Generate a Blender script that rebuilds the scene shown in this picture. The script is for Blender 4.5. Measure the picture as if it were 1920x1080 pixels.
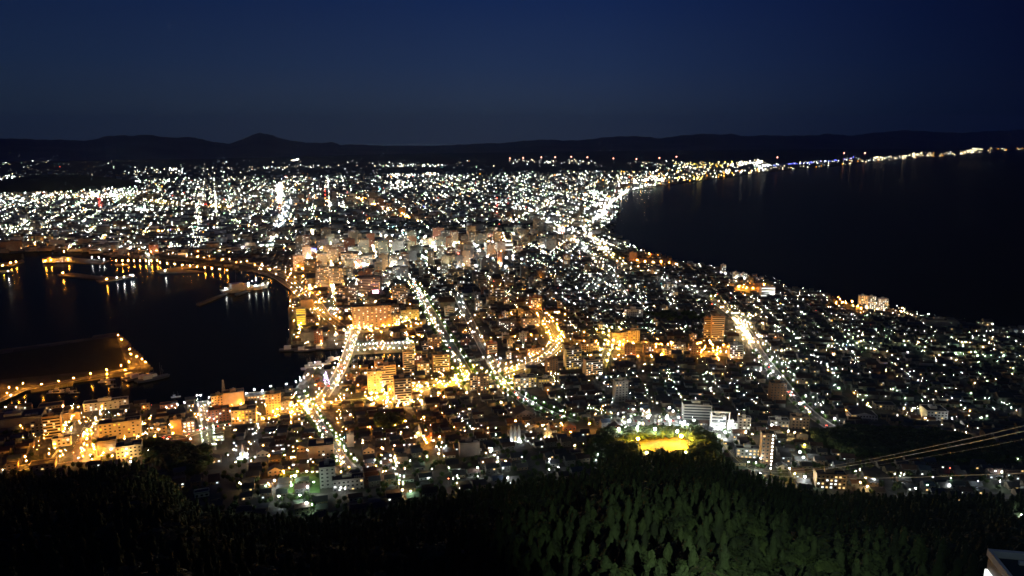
import bpy, math, random
import numpy as np
from mathutils import Vector, Matrix
sc = bpy.context.scene
for o in list(bpy.data.objects): bpy.data.objects.remove(o)
R = math.radians
# ------------------------------------------------------------------ camera
PW, PH, FPX, PITCH, CAMZ = 1920.0, 1080.0, 1371.0, R(11.6), 334.0
cam = bpy.data.cameras.new('camera'); camo = bpy.data.objects.new('camera', cam)
sc.collection.objects.link(camo); sc.camera = camo
cam.sensor_width = 36; cam.lens = 36*FPX/PW; cam.clip_start = 0.5; cam.clip_end = 200000
camo.location = (0, 0, CAMZ); camo.rotation_euler = (R(90)-PITCH, 0, 0)
# ------------------------------------------------------------------ sky: late dusk
SKY_STRENGTH = 1.0
W = bpy.data.worlds.new('World'); sc.world = W; W.use_nodes = True
nt = W.node_tree; nt.nodes.clear()
def N(t, k, **kw):
    n = t.nodes.new(k)
    for a, b in kw.items(): setattr(n, a, b)
    return n
wo = N(nt, 'ShaderNodeOutputWorld'); bg = N(nt, 'ShaderNodeBackground'); bg.inputs[1].default_value = SKY_STRENGTH
tc = N(nt, 'ShaderNodeTexCoord'); sp = N(nt, 'ShaderNodeSeparateXYZ')
nt.links.new(tc.outputs['Generated'], sp.inputs[0])
def ramp(t, stops):
    r = N(t, 'ShaderNodeValToRGB'); e = r.color_ramp.elements
    while len(e) < len(stops): e.new(0.5)
    for q, (p, c) in zip(e, stops): q.position = p; q.color = (*c, 1)
    return r
er = ramp(nt, [(0.0, (.027, .040, .072)), (.03, (.026, .043, .082)), (.09, (.014, .031, .086)), (.18, (.0045, .0175, .080)), (.34, (.002, .008, .058)), (1, (.0012, .003, .03))])
nt.links.new(sp.outputs['Z'], er.inputs[0])
# the last glow is in the north-west: the sky fades towards the east (right)
am = N(nt, 'ShaderNodeMapRange'); am.inputs[1].default_value = -1; am.inputs[2].default_value = 1
nt.links.new(sp.outputs['X'], am.inputs[0])
ar = ramp(nt, [(0, (.42, .46, .5)), (.22, (.58, .66, .68)), (.48, (1, 1, 1)), (.56, (.90, .93, .98)), (.67, (.42, .50, .64)), (.73, (.17, .26, .42)), (.785, (.05, .095, .24)), (1, (.03, .06, .18))])
nt.links.new(am.outputs[0], ar.inputs[0])
mx = N(nt, 'ShaderNodeMix', data_type='RGBA', blend_type='MULTIPLY'); mx.inputs[0].default_value = 1
nt.links.new(er.outputs[0], mx.inputs[6]); nt.links.new(ar.outputs[0], mx.inputs[7])
nt.links.new(mx.outputs[2], bg.inputs[0]); nt.links.new(bg.outputs[0], wo.inputs[0])
# ------------------------------------------------------------------ render settings
sc.view_settings.view_transform = 'Standard'; sc.view_settings.look = 'None'
sc.view_settings.exposure = 0; sc.view_settings.gamma = 1
sc.render.engine = 'CYCLES'
cy = sc.cycles
cy.use_denoising = True
try: cy.denoiser = 'OPENIMAGEDENOISE'
except Exception: pass
cy.max_bounces = 4; cy.diffuse_bounces = 2; cy.glossy_bounces = 2; cy.transmission_bounces = 2
cy.use_light_tree = True; cy.filter_width = 1.55; cy.sample_clamp_indirect = 2.0
cy.caustics_reflective = False; cy.caustics_refractive = False
# ------------------------------------------------------------------ pixel <-> ground (photo pixels 1920x1080)
cp, sn = math.cos(PITCH), math.sin(PITCH)
def raydir(x, y):
    x = np.asarray(x, float); y = np.asarray(y, float)
    u = (x-960)/FPX; v = -(y-540)/FPX
    return u, cp+v*sn, -sn+v*cp
def P0(x, y, z=0.0):
    u, F, U = raydir(x, y); t = (z-CAMZ)/U
    return u*t, F*t
def proj(X, Y, Z):
    X = np.asarray(X, float); dz = np.asarray(Z)-CAMZ
    fw = Y*cp-dz*sn; up = Y*sn+dz*cp
    fw = np.where(np.abs(fw) < 1e-3, 1e-3, fw)
    return 960+FPX*X/fw, 540-FPX*up/fw
def smooth(t): t = np.clip(t, 0, 1); return t*t*(3-2*t)
EDGE = [(-200, 905, 38), (0, 893, 38), (120, 888, 38), (200, 872, 40), (262, 868, 42), (320, 900, 44), (360, 935, 46), (430, 952, 48), (560, 962, 50), (680, 955, 50), (780, 930, 50),
        (900, 905, 48), (1000, 895, 48), (1100, 888, 46), (1140, 856, 44), (1200, 852, 44), (1290, 852, 44), (1345, 850, 44), (1400, 885, 46), (1450, 900, 48), (1530, 925, 48), (1650, 930, 48), (1800, 930, 46), (1920, 932, 46), (2150, 940, 46)]
_az, _re, _ze = [], [], []
for x, y, z in EDGE:
    y += 26 if 330 < x < 950 else 17
    X, Y = P0(x, y, z); _az.append(math.atan2(X, Y)); _re.append(math.hypot(X, Y)); _ze.append(z)
GB = 2.5      # level of the flat town above the water
def T(X, Y):
    X = np.asarray(X, float); Y = np.asarray(Y, float)
    r = np.hypot(X, Y); a = np.arctan2(X, Y)
    re = np.interp(a, _az, _re); ze = np.interp(a, _az, _ze)
    z = GB+(ze-GB)*(1-smooth((r-re)/380.0))
    # the mountain side: straight line of sight down to the foot minus a sag
    s = r/re*600
    sag = np.interp(s, [0, 8, 30, 100, 180, 283, 335, 500, 600], [7, 9, 22, 35, 34, 21, 36, 19, 0])
    mt = CAMZ-(CAMZ-ze)*r/re-sag
    mt = mt+1.6*np.sin(X*.043+Y*.021)*np.sin(Y*.037-X*.013)*smooth((re-r)/60)*smooth(r/60)
    return np.where(r < re, mt, z)
def P(x, y, h=0.0):
    x = np.asarray(x, float); y = np.asarray(y, float)
    z = np.full(np.broadcast(x, y).shape, GB)
    for _ in range(14):
        X, Y = P0(x, y, z+h); z = z*.45+T(X, Y)*.55
    X, Y = P0(x, y, z+h); return X, Y, T(X, Y)
def inpoly(X, Y, poly):
    X = np.asarray(X); ins = np.zeros(X.shape, bool); n = len(poly)
    for i in range(n):
        x1, y1 = poly[i]; x2, y2 = poly[(i+1) % n]
        if y1 == y2: continue
        c = ((y1 > Y) != (y2 > Y)) & (X < (x2-x1)*(Y-y1)/(y2-y1)+x1)
        ins ^= c
    return ins
def wpoly(pts, z=0.0): return [tuple(float(c) for c in P0(x, y, z)) for x, y in pts]
BAY = wpoly([(-900, 484), (0, 476), (60, 473), (110, 471), (165, 474), (215, 483), (300, 487), (380, 494), (420, 502), (480, 512), (520, 520), (536, 530), (545, 548), (541, 562), (541, 652),
             (560, 655), (600, 654), (652, 656), (655, 664), (645, 670), (632, 686), (615, 692), (590, 688), (574, 692), (566, 716), (552, 728), (500, 738), (440, 747), (400, 751), (360, 756), (300, 759), (250, 764),
             (165, 764), (130, 762), (60, 767), (0, 771), (-900, 860)])
ISLE = wpoly([(-900, 735), (-300, 676), (0, 656), (110, 641), (222, 625), (240, 640), (287, 690), (275, 700), (215, 706), (150, 719), (100, 729), (60, 735), (44, 734), (0, 752), (-200, 812), (-900, 900)])
CANAL = wpoly([(664, 667), (742, 662), (762, 664), (757, 690), (655, 691)])
SEA = wpoly([(3200, 800), (2300, 668), (1920, 617), (1830, 608), (1745, 597), (1690, 583), (1655, 578), (1600, 572), (1545, 553), (1480, 541), (1440, 525), (1390, 516), (1330, 500), (1285, 492), (1240, 481), (1200, 471), (1172, 460),
             (1150, 442), (1143, 425), (1156, 405), (1161, 385), (1166, 373), (1180, 361), (1230, 350), (1290, 343), (1350, 334), (1440, 323), (1560, 312), (1700, 299), (1800, 291), (1920, 282), (2100, 272), (2600, 268), (3600, 266)])
def water(X, Y):
    return (inpoly(X, Y, BAY) & ~inpoly(X, Y, ISLE)) | inpoly(X, Y, CANAL) | inpoly(X, Y, SEA)
# ------------------------------------------------------------------ tagging helpers
def link(o): sc.collection.objects.link(o); return o
def tag(o, label=None, cat=None, group=None, kind=None):
    if label: o['label'] = label
    if cat: o['category'] = cat
    if group: o['group'] = group
    if kind: o['kind'] = kind
    return o
def empty(name, loc, rz=0.0):
    o = bpy.data.objects.new(name, None); link(o); o.location = [float(c) for c in loc]; o.rotation_euler = (0, 0, float(rz)); o.empty_display_size = 1; return o
# ------------------------------------------------------------------ materials
def mat(name, col, rough=.8, metal=0.0, noise=0.0, scale=.15, bump=0.0):
    m = bpy.data.materials.new(name); m.use_nodes = True; t = m.node_tree; b = t.nodes['Principled BSDF']
    b.inputs['Base Color'].default_value = (*col, 1); b.inputs['Roughness'].default_value = rough; b.inputs['Metallic'].default_value = metal
    if noise:
        c = N(t, 'ShaderNodeTexCoord'); n = N(t, 'ShaderNodeTexNoise'); n.inputs['Scale'].default_value = scale; n.inputs['Detail'].default_value = 5
        t.links.new(c.outputs['Object'], n.inputs['Vector'])
        r = ramp(t, [(.3, tuple(max(0, q*(1-noise)) for q in col)), (.7, tuple(min(1, q*(1+noise)) for q in col))])
        t.links.new(n.outputs[0], r.inputs[0]); t.links.new(r.outputs[0], b.inputs['Base Color'])
    return m
def emis(name, col, L, sample='AUTO'):
    m = bpy.data.materials.new(name); m.use_nodes = True; t = m.node_tree; t.nodes.clear()
    o = N(t, 'ShaderNodeOutputMaterial'); e = N(t, 'ShaderNodeEmission'); e.inputs[0].default_value = (*col, 1); e.inputs[1].default_value = L
    t.links.new(e.outputs[0], o.inputs[0]); m.cycles.emission_sampling = sample; return m
LAMPGAIN = 1.0
COL = dict(amber=(1, .36, .030), yellow=(1, .66, .06), warm=(1, .64, .25), white=(.95, 1, .93), mint=(.62, 1, .55), cool=(.78, .92, 1), red=(1, .08, .05), pink=(1, .35, .5), blue=(.12, .15, 1), cyan=(.2, 1, .85))
LS = dict(amber=1700, yellow=850, warm=620, white=500, mint=450, cool=500, red=60, pink=80, blue=60, cyan=120)
LM = {k: emis('lamp_'+k, COL[k], LS[k]*LAMPGAIN) for k in COL}                                   # lamps that light the streets
PM = {k: emis('pane_'+k, COL[k], v, 'NONE') for k, v in dict(warm=1.5, white=1.9, amber=.9, cool=1.5, mint=.7, yellow=1.3, blue=5, red=3).items()}
PM['pink'] = emis('pane_pink', COL['pink'], 30)
FARL = [4.0, 12.0, 32.0]
LM['flood_yellow'] = emis('lamp_flood_yellow', (1, .58, .03), 2800)
FM = {(k, i): emis('far_%s_%d' % (k, i), (1, .80, .50) if k == 'warm' else COL[k], FARL[i]*(1.0 if k != 'red' else .5), 'NONE') for k in COL for i in range(3)}
WALLS = [mat('wall_cream', (.42, .37, .28), noise=.15), mat('wall_grey', (.26, .26, .26), noise=.15), mat('wall_white', (.62, .62, .60), noise=.1), mat('wall_tan', (.40, .29, .19), noise=.15),
         mat('wall_brown', (.25, .15, .09), noise=.2), mat('wall_dark', (.16, .14, .15), noise=.2), mat('wall_brick', (.30, .12, .07), noise=.25, scale=1.5)]
HWALL = [mat('house_wall_cream', (.25, .21, .155), noise=.2), mat('house_wall_grey', (.13, .13, .135), noise=.2), mat('house_wall_white', (.38, .38, .37), noise=.15), mat('house_wall_tan', (.21, .15, .10), noise=.2)]
WN = ['cream', 'grey', 'white', 'tan', 'brown', 'dark', 'brick']
ROOFS = [mat('roof_dark', (.035, .035, .04), .6, noise=.3), mat('roof_brown', (.06, .035, .028), .7, noise=.3), mat('roof_blue', (.03, .045, .075), .5, noise=.3), mat('roof_grey', (.10, .10, .10), .7, noise=.3)]
RN = ['black', 'brown', 'blue', 'grey']
GLASS = mat('window_glass', (.03, .035, .04), .12); RAIL = mat('balcony_rail', (.55, .52, .46), .6); TRIM = mat('trim', (.5, .5, .48), .6)
METAL = mat('painted_metal', (.22, .22, .23), .45, .6); STEEL = mat('galvanised_steel', (.26, .27, .28), .5, .8); CONC = mat('concrete', (.3, .29, .27), .85, noise=.2, scale=.3)
ASPH = mat('asphalt', (.10, .097, .092), .75, noise=.3, scale=.25); PAINT = mat('road_paint', (.7, .7, .66), .6)
LEAF = mat('conifer_leaf', (.036, .060, .021), .85, noise=.45, scale=1.1); LEAF2 = mat('broad_leaf', (.050, .080, .024), .85, noise=.45, scale=.9); LEAFG = mat('street_tree_leaf', (.07, .13, .035), .8, noise=.4, scale=.9)
for m_ in (LEAF, LEAF2):
    t_ = m_.node_tree; b_ = t_.nodes['Principled BSDF']; src = b_.inputs['Base Color'].links[0].from_socket; g_ = N(t_, 'ShaderNodeNewGeometry'); n_ = N(t_, 'ShaderNodeTexNoise'); n_.inputs['Scale'].default_value = .11; n_.inputs['Detail'].default_value = 1
    t_.links.new(g_.outputs['Position'], n_.inputs['Vector']); rr_ = ramp(t_, [(.3, (.40, .42, .45)), (.5, (.85, .9, .8)), (.7, (1.0, 1.0, .75))]); t_.links.new(n_.outputs[0], rr_.inputs[0]); x_ = N(t_, 'ShaderNodeMix', data_type='RGBA', blend_type='MULTIPLY'); x_.inputs[0].default_value = 1
    t_.links.new(src, x_.inputs[6]); t_.links.new(rr_.outputs[0], x_.inputs[7]); t_.links.new(x_.outputs[2], b_.inputs['Base Color'])
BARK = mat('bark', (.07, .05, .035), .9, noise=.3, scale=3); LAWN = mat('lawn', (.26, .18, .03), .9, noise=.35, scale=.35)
HULLW = mat('hull_white', (.7, .7, .7), .4); HULLD = mat('hull_dark', (.05, .06, .09), .4); RUST = mat('red_paint', (.35, .05, .03), .6)
CARM = [mat('car_white', (.7, .7, .7), .3), mat('car_silver', (.4, .41, .42), .3, .5), mat('car_black', (.02, .02, .022), .25), mat('car_red', (.4, .03, .03), .3)]
# ------------------------------------------------------------------ mesh helpers
def mesh(name, V, F, mats, mi=None):
    me = bpy.data.meshes.new(name)
    me.from_pydata([tuple(map(float, v)) for v in V], [], F)
    for m in mats: me.materials.append(m)
    if mi is not None: me.polygons.foreach_set('material_index', np.asarray(mi, dtype=np.int32))
    me.update(); return me
def big(name, V, idx, tot, mi, mats):
    me = bpy.data.meshes.new(name); V = np.asarray(V, np.float32)
    me.vertices.add(len(V)); me.vertices.foreach_set('co', V.ravel())
    me.loops.add(len(idx)); me.loops.foreach_set('vertex_index', np.asarray(idx, np.int32))
    st = np.concatenate([[0], np.cumsum(tot)[:-1]]).astype(np.int32)
    me.polygons.add(len(tot)); me.polygons.foreach_set('loop_start', st); me.polygons.foreach_set('loop_total', np.asarray(tot, np.int32))
    me.polygons.foreach_set('material_index', np.asarray(mi, np.int32))
    for m in mats: me.materials.append(m)
    me.update(calc_edges=True); return me
class Bag:                       # collects many copies of small templates into one mesh ("stuff" only)
    def __init__(s): s.V, s.I, s.T, s.M, s.n, s.mats = [], [], [], [], 0, []
    def slot(s, m):
        if m not in s.mats: s.mats.append(m)
        return s.mats.index(m)
    def tile(s, tv, tf, tm, pos, yaw=None, scl=None):
        # tv (n,3) verts, tf faces, tm material per face; pos (N,3); yaw (N,); scl (N,3)
        pos = np.asarray(pos, float).reshape(-1, 3); Nn = len(pos)
        if not Nn: return
        tv = np.asarray(tv, float); V = np.repeat(tv[None], Nn, 0)
        if scl is not None: V = V*np.asarray(scl, float).reshape(Nn, 1, -1)
        if yaw is not None:
            c, q = np.cos(yaw)[:, None], np.sin(yaw)[:, None]
            x = V[..., 0]*c-V[..., 1]*q; y = V[..., 0]*q+V[..., 1]*c; V = np.stack([x, y, V[..., 2]], -1)
        V = V+pos[:, None]
        li = np.concatenate([np.asarray(f) for f in tf]); lt = np.array([len(f) for f in tf]); mi = np.array([s.slot(m) for m in tm])
        s.I.append((li[None]+(np.arange(Nn)*len(tv))[:, None]+s.n).ravel()); s.T.append(np.tile(lt, Nn)); s.M.append(np.tile(mi, Nn))
        s.V.append(V.reshape(-1, 3)); s.n += Nn*len(tv)
    def build(s, name):
        me = big(name, np.concatenate(s.V), np.concatenate(s.I), np.concatenate(s.T), np.concatenate(s.M), s.mats)
        return link(bpy.data.objects.new(name, me))
BOXF = [(0, 1, 5, 4), (1, 2, 6, 5), (2, 3, 7, 6), (3, 0, 4, 7), (4, 5, 6, 7), (3, 2, 1, 0)]
def boxv(x0, x1, y0, y1, z0, z1): return [(x0, y0, z0), (x1, y0, z0), (x1, y1, z0), (x0, y1, z0), (x0, y0, z1), (x1, y0, z1), (x1, y1, z1), (x0, y1, z1)]
class MB:
    def __init__(s): s.V, s.F, s.M, s.mats = [], [], [], []
    def add(s, V, F, m):
        if m not in s.mats: s.mats.append(m)
        n = len(s.V); s.V += list(V); s.F += [tuple(i+n for i in f) for f in F]; s.M += [s.mats.index(m)]*len(F); return s
    def box(s, x0, x1, y0, y1, z0, z1, m): return s.add(boxv(x0, x1, y0, y1, z0, z1), BOXF, m)
    def cyl(s, x, y, z0, z1, r0, r1, m, n=8):
        V = [(x+r*math.cos(6.2832*i/n), y+r*math.sin(6.2832*i/n), z) for z, r in ((z0, r0), (z1, r1)) for i in range(n)]
        F = [(i, (i+1) % n, n+(i+1) % n, n+i) for i in range(n)]+[tuple(range(n-1, -1, -1)), tuple(range(n, 2*n))]
        return s.add(V, F, m)
    def bar(s, a, b, r, m, n=5):
        a, b = Vector(a), Vector(b); d = (b-a).normalized(); u = d.orthogonal().normalized(); w = d.cross(u)
        V = [p+u*r*math.cos(6.2832*i/n)+w*r*math.sin(6.2832*i/n) for p in (a, b) for i in range(n)]
        return s.add([tuple(v) for v in V], [(i, (i+1) % n, n+(i+1) % n, n+i) for i in range(n)]+[tuple(range(n-1, -1, -1)), tuple(range(n, 2*n))], m)
    def ball(s, c, r, m, nz=4, n=6):
        V, F = [], []
        for i in range(nz+1):
            t = math.pi*i/nz
            for j in range(n): V.append((c[0]+r*math.sin(t)*math.cos(6.2832*j/n), c[1]+r*math.sin(t)*math.sin(6.2832*j/n), c[2]+r*math.cos(t)))
        for i in range(nz):
            for j in range(n):
                a, b, d, e = i*n+j, i*n+(j+1) % n, (i+1)*n+(j+1) % n, (i+1)*n+j
                F.append((a, e, d) if i == 0 else ((a, e, b) if i == nz-1 else (a, e, d, b)))
        return s.add(V, F, m)
    def me(s, name): return mesh(name, s.V, s.F, s.mats, s.M)
    def obj(s, name, parent=None, loc=(0, 0, 0), rz=0):
        return child(name, s.me(name), parent, loc, rz)
def child(name, me, parent=None, loc=(0, 0, 0), rz=0.0):
    o = bpy.data.objects.new(name, me); link(o); o.parent = parent; o.location = [float(c) for c in loc]; o.rotation_euler = (0, 0, float(rz)); return o
OCT_V = [(1, 0, 0), (0, 1, 0), (-1, 0, 0), (0, -1, 0), (0, 0, 1), (0, 0, -1)]
OCT_F = [(0, 1, 4), (1, 2, 4), (2, 3, 4), (3, 0, 4), (1, 0, 5), (2, 1, 5), (3, 2, 5), (0, 3, 5)]
rng = np.random.default_rng(7); random.seed(7)
# ------------------------------------------------------------------ labels that single out: nearest landmark + side + rank
ORD = 'first second third fourth fifth sixth seventh eighth ninth tenth eleventh twelfth thirteenth fourteenth fifteenth sixteenth seventeenth eighteenth nineteenth'.split()
def ordw(i):
    if i < 19: return ORD[i]
    t = ['twent', 'thirt', 'fort', 'fift', 'sixt', 'sevent', 'eight', 'ninet'][(i-19)//10]; u = (i+1) % 10
    return t+'ieth' if u == 0 else t+'y-'+ORD[u-1]
LMK = []                          # (phrase, x, y)
PEND = []                         # (object, phrase, x, y)
def later(o, phrase, x, y): PEND.append((o, phrase, float(x), float(y)))
def finish_labels():
    B = {}
    for o, ph, x, y in PEND:
        k = min(range(len(LMK)), key=lambda i: (LMK[i][1]-x)**2+(2*(LMK[i][2]-y))**2)
        dx, dy = x-LMK[k][1], (y-LMK[k][2])*1.6
        d = ('right of' if dx > 0 else 'left of') if abs(dx) > abs(dy) else ('in front of' if dy > 0 else 'behind')
        B.setdefault((ph, k, d), []).append((dx*dx+dy*dy, o))
    for (ph, k, d), L in B.items():
        L.sort(key=lambda q: q[0])
        for i, (_, o) in enumerate(L):
            o['label'] = '%s, %s %s %s' % (ph, ordw(i), d, LMK[k][0])
            if len(o['label'].split()) > 16: print('LONG', o['label'])
# ================================================================== GROUND, WATER, HILLS
def ground():
    az = np.unique(np.concatenate([np.linspace(-R(180), -R(44), 30), np.linspace(-R(44), R(44), 640), np.linspace(R(44), R(180), 30)]))
    r = np.concatenate([[0, 4, 8, 12], np.geomspace(16, 12000, 560), np.geomspace(12600, 33000, 22)])   # the sea horizon of a 334 m summit
    A, Rr = np.meshgrid(az, r); X, Y = Rr*np.sin(A), Rr*np.cos(A); Z = T(X, Y)
    Z = np.where(water(X, Y), -4.0, Z)
    n, m = A.shape; V = np.stack([X, Y, Z], -1).reshape(-1, 3)
    i, j = np.meshgrid(np.arange(n-1), np.arange(m-1), indexing='ij'); a = (i*m+j).ravel()
    idx = np.stack([a, a+1, a+m+1, a+m], -1).ravel()
    g = mat('ground', (.06, .058, .05), .9); t = g.node_tree; b = t.nodes['Principled BSDF']
    c = N(t, 'ShaderNodeTexCoord'); n1 = N(t, 'ShaderNodeTexNoise'); n1.inputs['Scale'].default_value = .03; n1.inputs['Detail'].default_value = 8
    n2 = N(t, 'ShaderNodeTexVoronoi'); n2.inputs['Scale'].default_value = .05
    t.links.new(c.outputs['Object'], n1.inputs['Vector']); t.links.new(c.outputs['Object'], n2.inputs['Vector'])
    r1 = ramp(t, [(.35, (.035, .045, .022)), (.5, (.05, .048, .044)), (.62, (.08, .076, .07)), (.75, (.12, .115, .105))])
    mm = N(t, 'ShaderNodeMath', operation='MULTIPLY_ADD'); t.links.new(n2.outputs['Color'], mm.inputs[0]); mm.inputs[1].default_value = .35; t.links.new(n1.outputs[0], mm.inputs[2])
    m3 = N(t, 'ShaderNodeMath', operation='SUBTRACT'); t.links.new(mm.outputs[0], m3.inputs[0]); m3.inputs[1].default_value = .14
    t.links.new(m3.outputs[0], r1.inputs[0]); t.links.new(r1.outputs[0], b.inputs['Base Color'])
    o = link(bpy.data.objects.new('ground', big('ground', V, idx, np.full(len(a), 4), np.zeros(len(a)), [g]))); tag(o, kind='structure')
ground()
def waters():
    m = bpy.data.materials.new('sea_water'); m.use_nodes = True; t = m.node_tree; t.nodes.clear()
    mo = N(t, 'ShaderNodeOutputMaterial'); mi = N(t, 'ShaderNodeMixShader'); df = N(t, 'ShaderNodeBsdfDiffuse'); gs = N(t, 'ShaderNodeBsdfGlossy'); fr = N(t, 'ShaderNodeFresnel'); fr.inputs[0].default_value = 1.33
    df.inputs[0].default_value = (.0015, .003, .006, 1); gs.inputs['Roughness'].default_value = .15; gs.inputs[0].default_value = (.24, .24, .24, 1)
    c = N(t, 'ShaderNodeTexCoord'); n = N(t, 'ShaderNodeTexNoise'); n.inputs['Scale'].default_value = .09; n.inputs['Detail'].default_value = 6
    bu = N(t, 'ShaderNodeBump'); bu.inputs['Strength'].default_value = .55; bu.inputs['Distance'].default_value = .9
    t.links.new(c.outputs['Object'], n.inputs['Vector']); t.links.new(n.outputs[0], bu.inputs['Height']); t.links.new(bu.outputs[0], gs.inputs['Normal'])
    t.links.new(fr.outputs[0], mi.inputs[0]); t.links.new(df.outputs[0], mi.inputs[1]); t.links.new(gs.outputs[0], mi.inputs[2]); t.links.new(mi.outputs[0], mo.inputs[0])
    s = 33000
    V, F = [], []
    for i in range(64): a = 6.28318*i/64; V.append((s*math.sin(a), s*math.cos(a), 0.0))
    o = link(bpy.data.objects.new('sea_water', mesh('sea_water', V, [tuple(range(63, -1, -1))], [m]))); tag(o, kind='structure')
waters()
SKYLINE = [(-500, 300), (-300, 285), (-100, 265), (0, 259), (60, 261), (140, 263), (175, 263), (195, 256), (225, 253), (250, 255), (278, 252), (300, 256), (325, 259), (345, 257), (365, 257), (385, 263), (410, 268), (432, 269), (448, 263), (470, 255), (488, 250), (512, 253), (530, 261), (560, 266), (600, 268),
           (625, 267), (640, 272), (660, 270), (700, 273), (760, 274), (830, 273), (880, 270), (940, 268), (975, 265), (1000, 263), (1020, 261), (1060, 264), (1110, 261), (1150, 256), (1165, 255), (1200, 256), (1240, 259), (1280, 254), (1320, 250), (1345, 253), (1370, 251), (1400, 256), (1440, 253), (1480, 255), (1560, 252), (1600, 254), (1640, 249),
           (1690, 244), (1730, 247), (1800, 249), (1860, 246), (1920, 243), (2050, 250), (2200, 258), (2500, 280)]
def mountains():
    xs = np.arange(-500, 2501, 2.0)
    ys = np.interp(xs, [p[0] for p in SKYLINE], [p[1] for p in SKYLINE])
    ys = ys+.5*np.sin(xs*.21)+.45*np.sin(xs*.087+1)+.35*np.sin(xs*.47+2)
    u, F, U = raydir(xs, ys); az = np.arctan2(u, F); h = np.hypot(u, F)
    D = np.interp(xs, [-500, 400, 900, 1300, 1900, 2500], [18000, 18500, 24000, 30000, 42000, 44000])
    zr = np.maximum(CAMZ+U/h*D, 60)+0*az
    prof = [(.70, 0, -3), (.74, .16, 0), (.79, .36, 0), (.85, .55, 0), (.91, .74, 0), (.96, .90, 0), (1, 1, 0), (1.06, .82, 0), (1.2, 0, -3)]
    V = []
    for k, (d, q, off) in enumerate(prof):
        wob = 1+.10*np.sin(az*61+k*1.7)+.07*np.sin(az*173+k*2.9) if .1 < q < .95 else 1.0
        V.append(np.stack([np.sin(az)*D*d, np.cos(az)*D*d, zr*q*wob+off], -1))
    n, m = len(prof), len(xs); V = np.array(V).reshape(-1, 3)
    i, j = np.meshgrid(np.arange(n-1), np.arange(m-1), indexing='ij'); a = (i*m+j).ravel()
    idx = np.stack([a, a+1, a+m+1, a+m], -1).ravel()
    o = link(bpy.data.objects.new('mountains', big('mountains', V, idx, np.full(len(a), 4), np.zeros(len(a)), [mat('mountain_forest', (.20, .20, .19), .95, noise=.25, scale=.0006)]))); tag(o, kind='structure')
    # low dark wooded hill on the left behind the suburb
    X, Y = P0(104, 353); X = float(X); Y = float(Y); V, F = [], []
    for i in range(7):
        for j in range(24):
            q = 1-i/6.0; a = j/24*6.2832; rr = (1-q)**.6*520*(1+.12*math.sin(3*a)+.06*math.sin(7*a))
            V.append((X+rr*math.cos(a), Y+rr*math.sin(a), 95*q**.8 if i < 6 else -2))
    for i in range(6):
        for j in range(24): F.append((i*24+j, (i+1)*24+j, (i+1)*24+(j+1) % 24, i*24+(j+1) % 24))
    tag(link(bpy.data.objects.new('hill', mesh('hill', V, F, [mat('hill_wood', (.05, .06, .04), .95)]))), kind='structure')
mountains()
# ================================================================== ROADS / LAMPS
lamps = []      # (X, Y, Z, class, bulb radius, pole height)
ROADSEG = []    # (polyline world, halfwidth)
ribbon_bag = []
def path(pts, step=6.0):
    X, Y, Z = P([p[0] for p in pts], [p[1] for p in pts]); Q = [np.array([X[0], Y[0]])]
    for i in range(len(X)-1):
        a = np.array([X[i], Y[i]]); b = np.array([X[i+1], Y[i+1]]); n = max(1, int(np.hypot(*(b-a))/step))
        for k in range(1, n+1): Q.append(a+(b-a)*k/n)
    Q = np.array(Q)
    if len(Q) > 8:
        for _ in range(6): Q[1:-1] = (Q[:-2]+2*Q[1:-1]+Q[2:])/4
    return Q
def normals(Q):
    d = np.gradient(Q, axis=0); d /= np.linalg.norm(d, axis=1)[:, None]+1e-9; return np.stack([-d[:, 1], d[:, 0]], -1)
def avenue(name, pts, w=14, sp=18, off=None, cls='white', r=.45, h=8, both=True, lift=0.0, road=True, jit=1.0, p=1.0):
    Q = path(pts); nn = normals(Q); hw = w/2
    if road:
        ROADSEG.append((Q, hw+5)); m = len(Q); rows = []
        for s_, dz in ((-hw-2.0, .12), (-hw, .12), (-hw+.01, 0), (hw-.01, 0), (hw, .12), (hw+2.0, .12)):
            E_ = Q+nn*s_; rows.append(np.column_stack([E_, T(E_[:, 0], E_[:, 1])+.35+dz+lift]))
        V = np.array(rows).transpose(1, 0, 2).reshape(-1, 3); F, M = [], []
        for i in range(m-1):
            for k in range(5):
                a = i*6+k; F.append((a, a+1, a+7, a+6)); M.append(0 if k == 2 else 1)
        nb = len(V); V = list(map(tuple, V))
        for i in range(0, m-1, 2):                               # dashed centre line
            for c in (0,):
                q = [Q[i]+nn[i]*-.25, Q[i]+nn[i]*.25, Q[i+1]+nn[i+1]*.25, Q[i+1]+nn[i+1]*-.25]
                z = [T(*v)+.36+lift for v in q]; k = len(V); V += [(v[0], v[1], float(zz)) for v, zz in zip(q, z)]; F.append((k, k+1, k+2, k+3)); M.append(2)
        tag(link(bpy.data.objects.new(name, mesh(name, V, F, [ASPH, CONC, PAINT], M))), kind='structure')
    L = np.concatenate([[0], np.cumsum(np.linalg.norm(np.diff(Q, axis=0), axis=1))]); off = hw+1.2 if off is None else off
    for k, s in enumerate(np.arange(sp/2, L[-1], sp)):
        x = np.interp(s, L, Q[:, 0]); y = np.interp(s, L, Q[:, 1]); a = np.interp(s, L, nn[:, 0]); b = np.interp(s, L, nn[:, 1])
        for sd in ((-1, 1) if both else (1,)):
            if random.random() > p: continue
            X, Y = x+a*sd*off+random.gauss(0, jit), y+b*sd*off+random.gauss(0, jit)
            c = cls if isinstance(cls, str) else random.choice(cls)
            lamps.append((X, Y, float(T(X, Y))+lift, c, .86*r*random.uniform(.75, 1.2), h))
    return Q
AV = {}
AV['slope'] = avenue('road', [(655, 878), (640, 862), (612, 815), (585, 775), (562, 742)], 10, 17, cls=['white', 'white', 'mint', 'warm'], r=.42, h=6)
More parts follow.
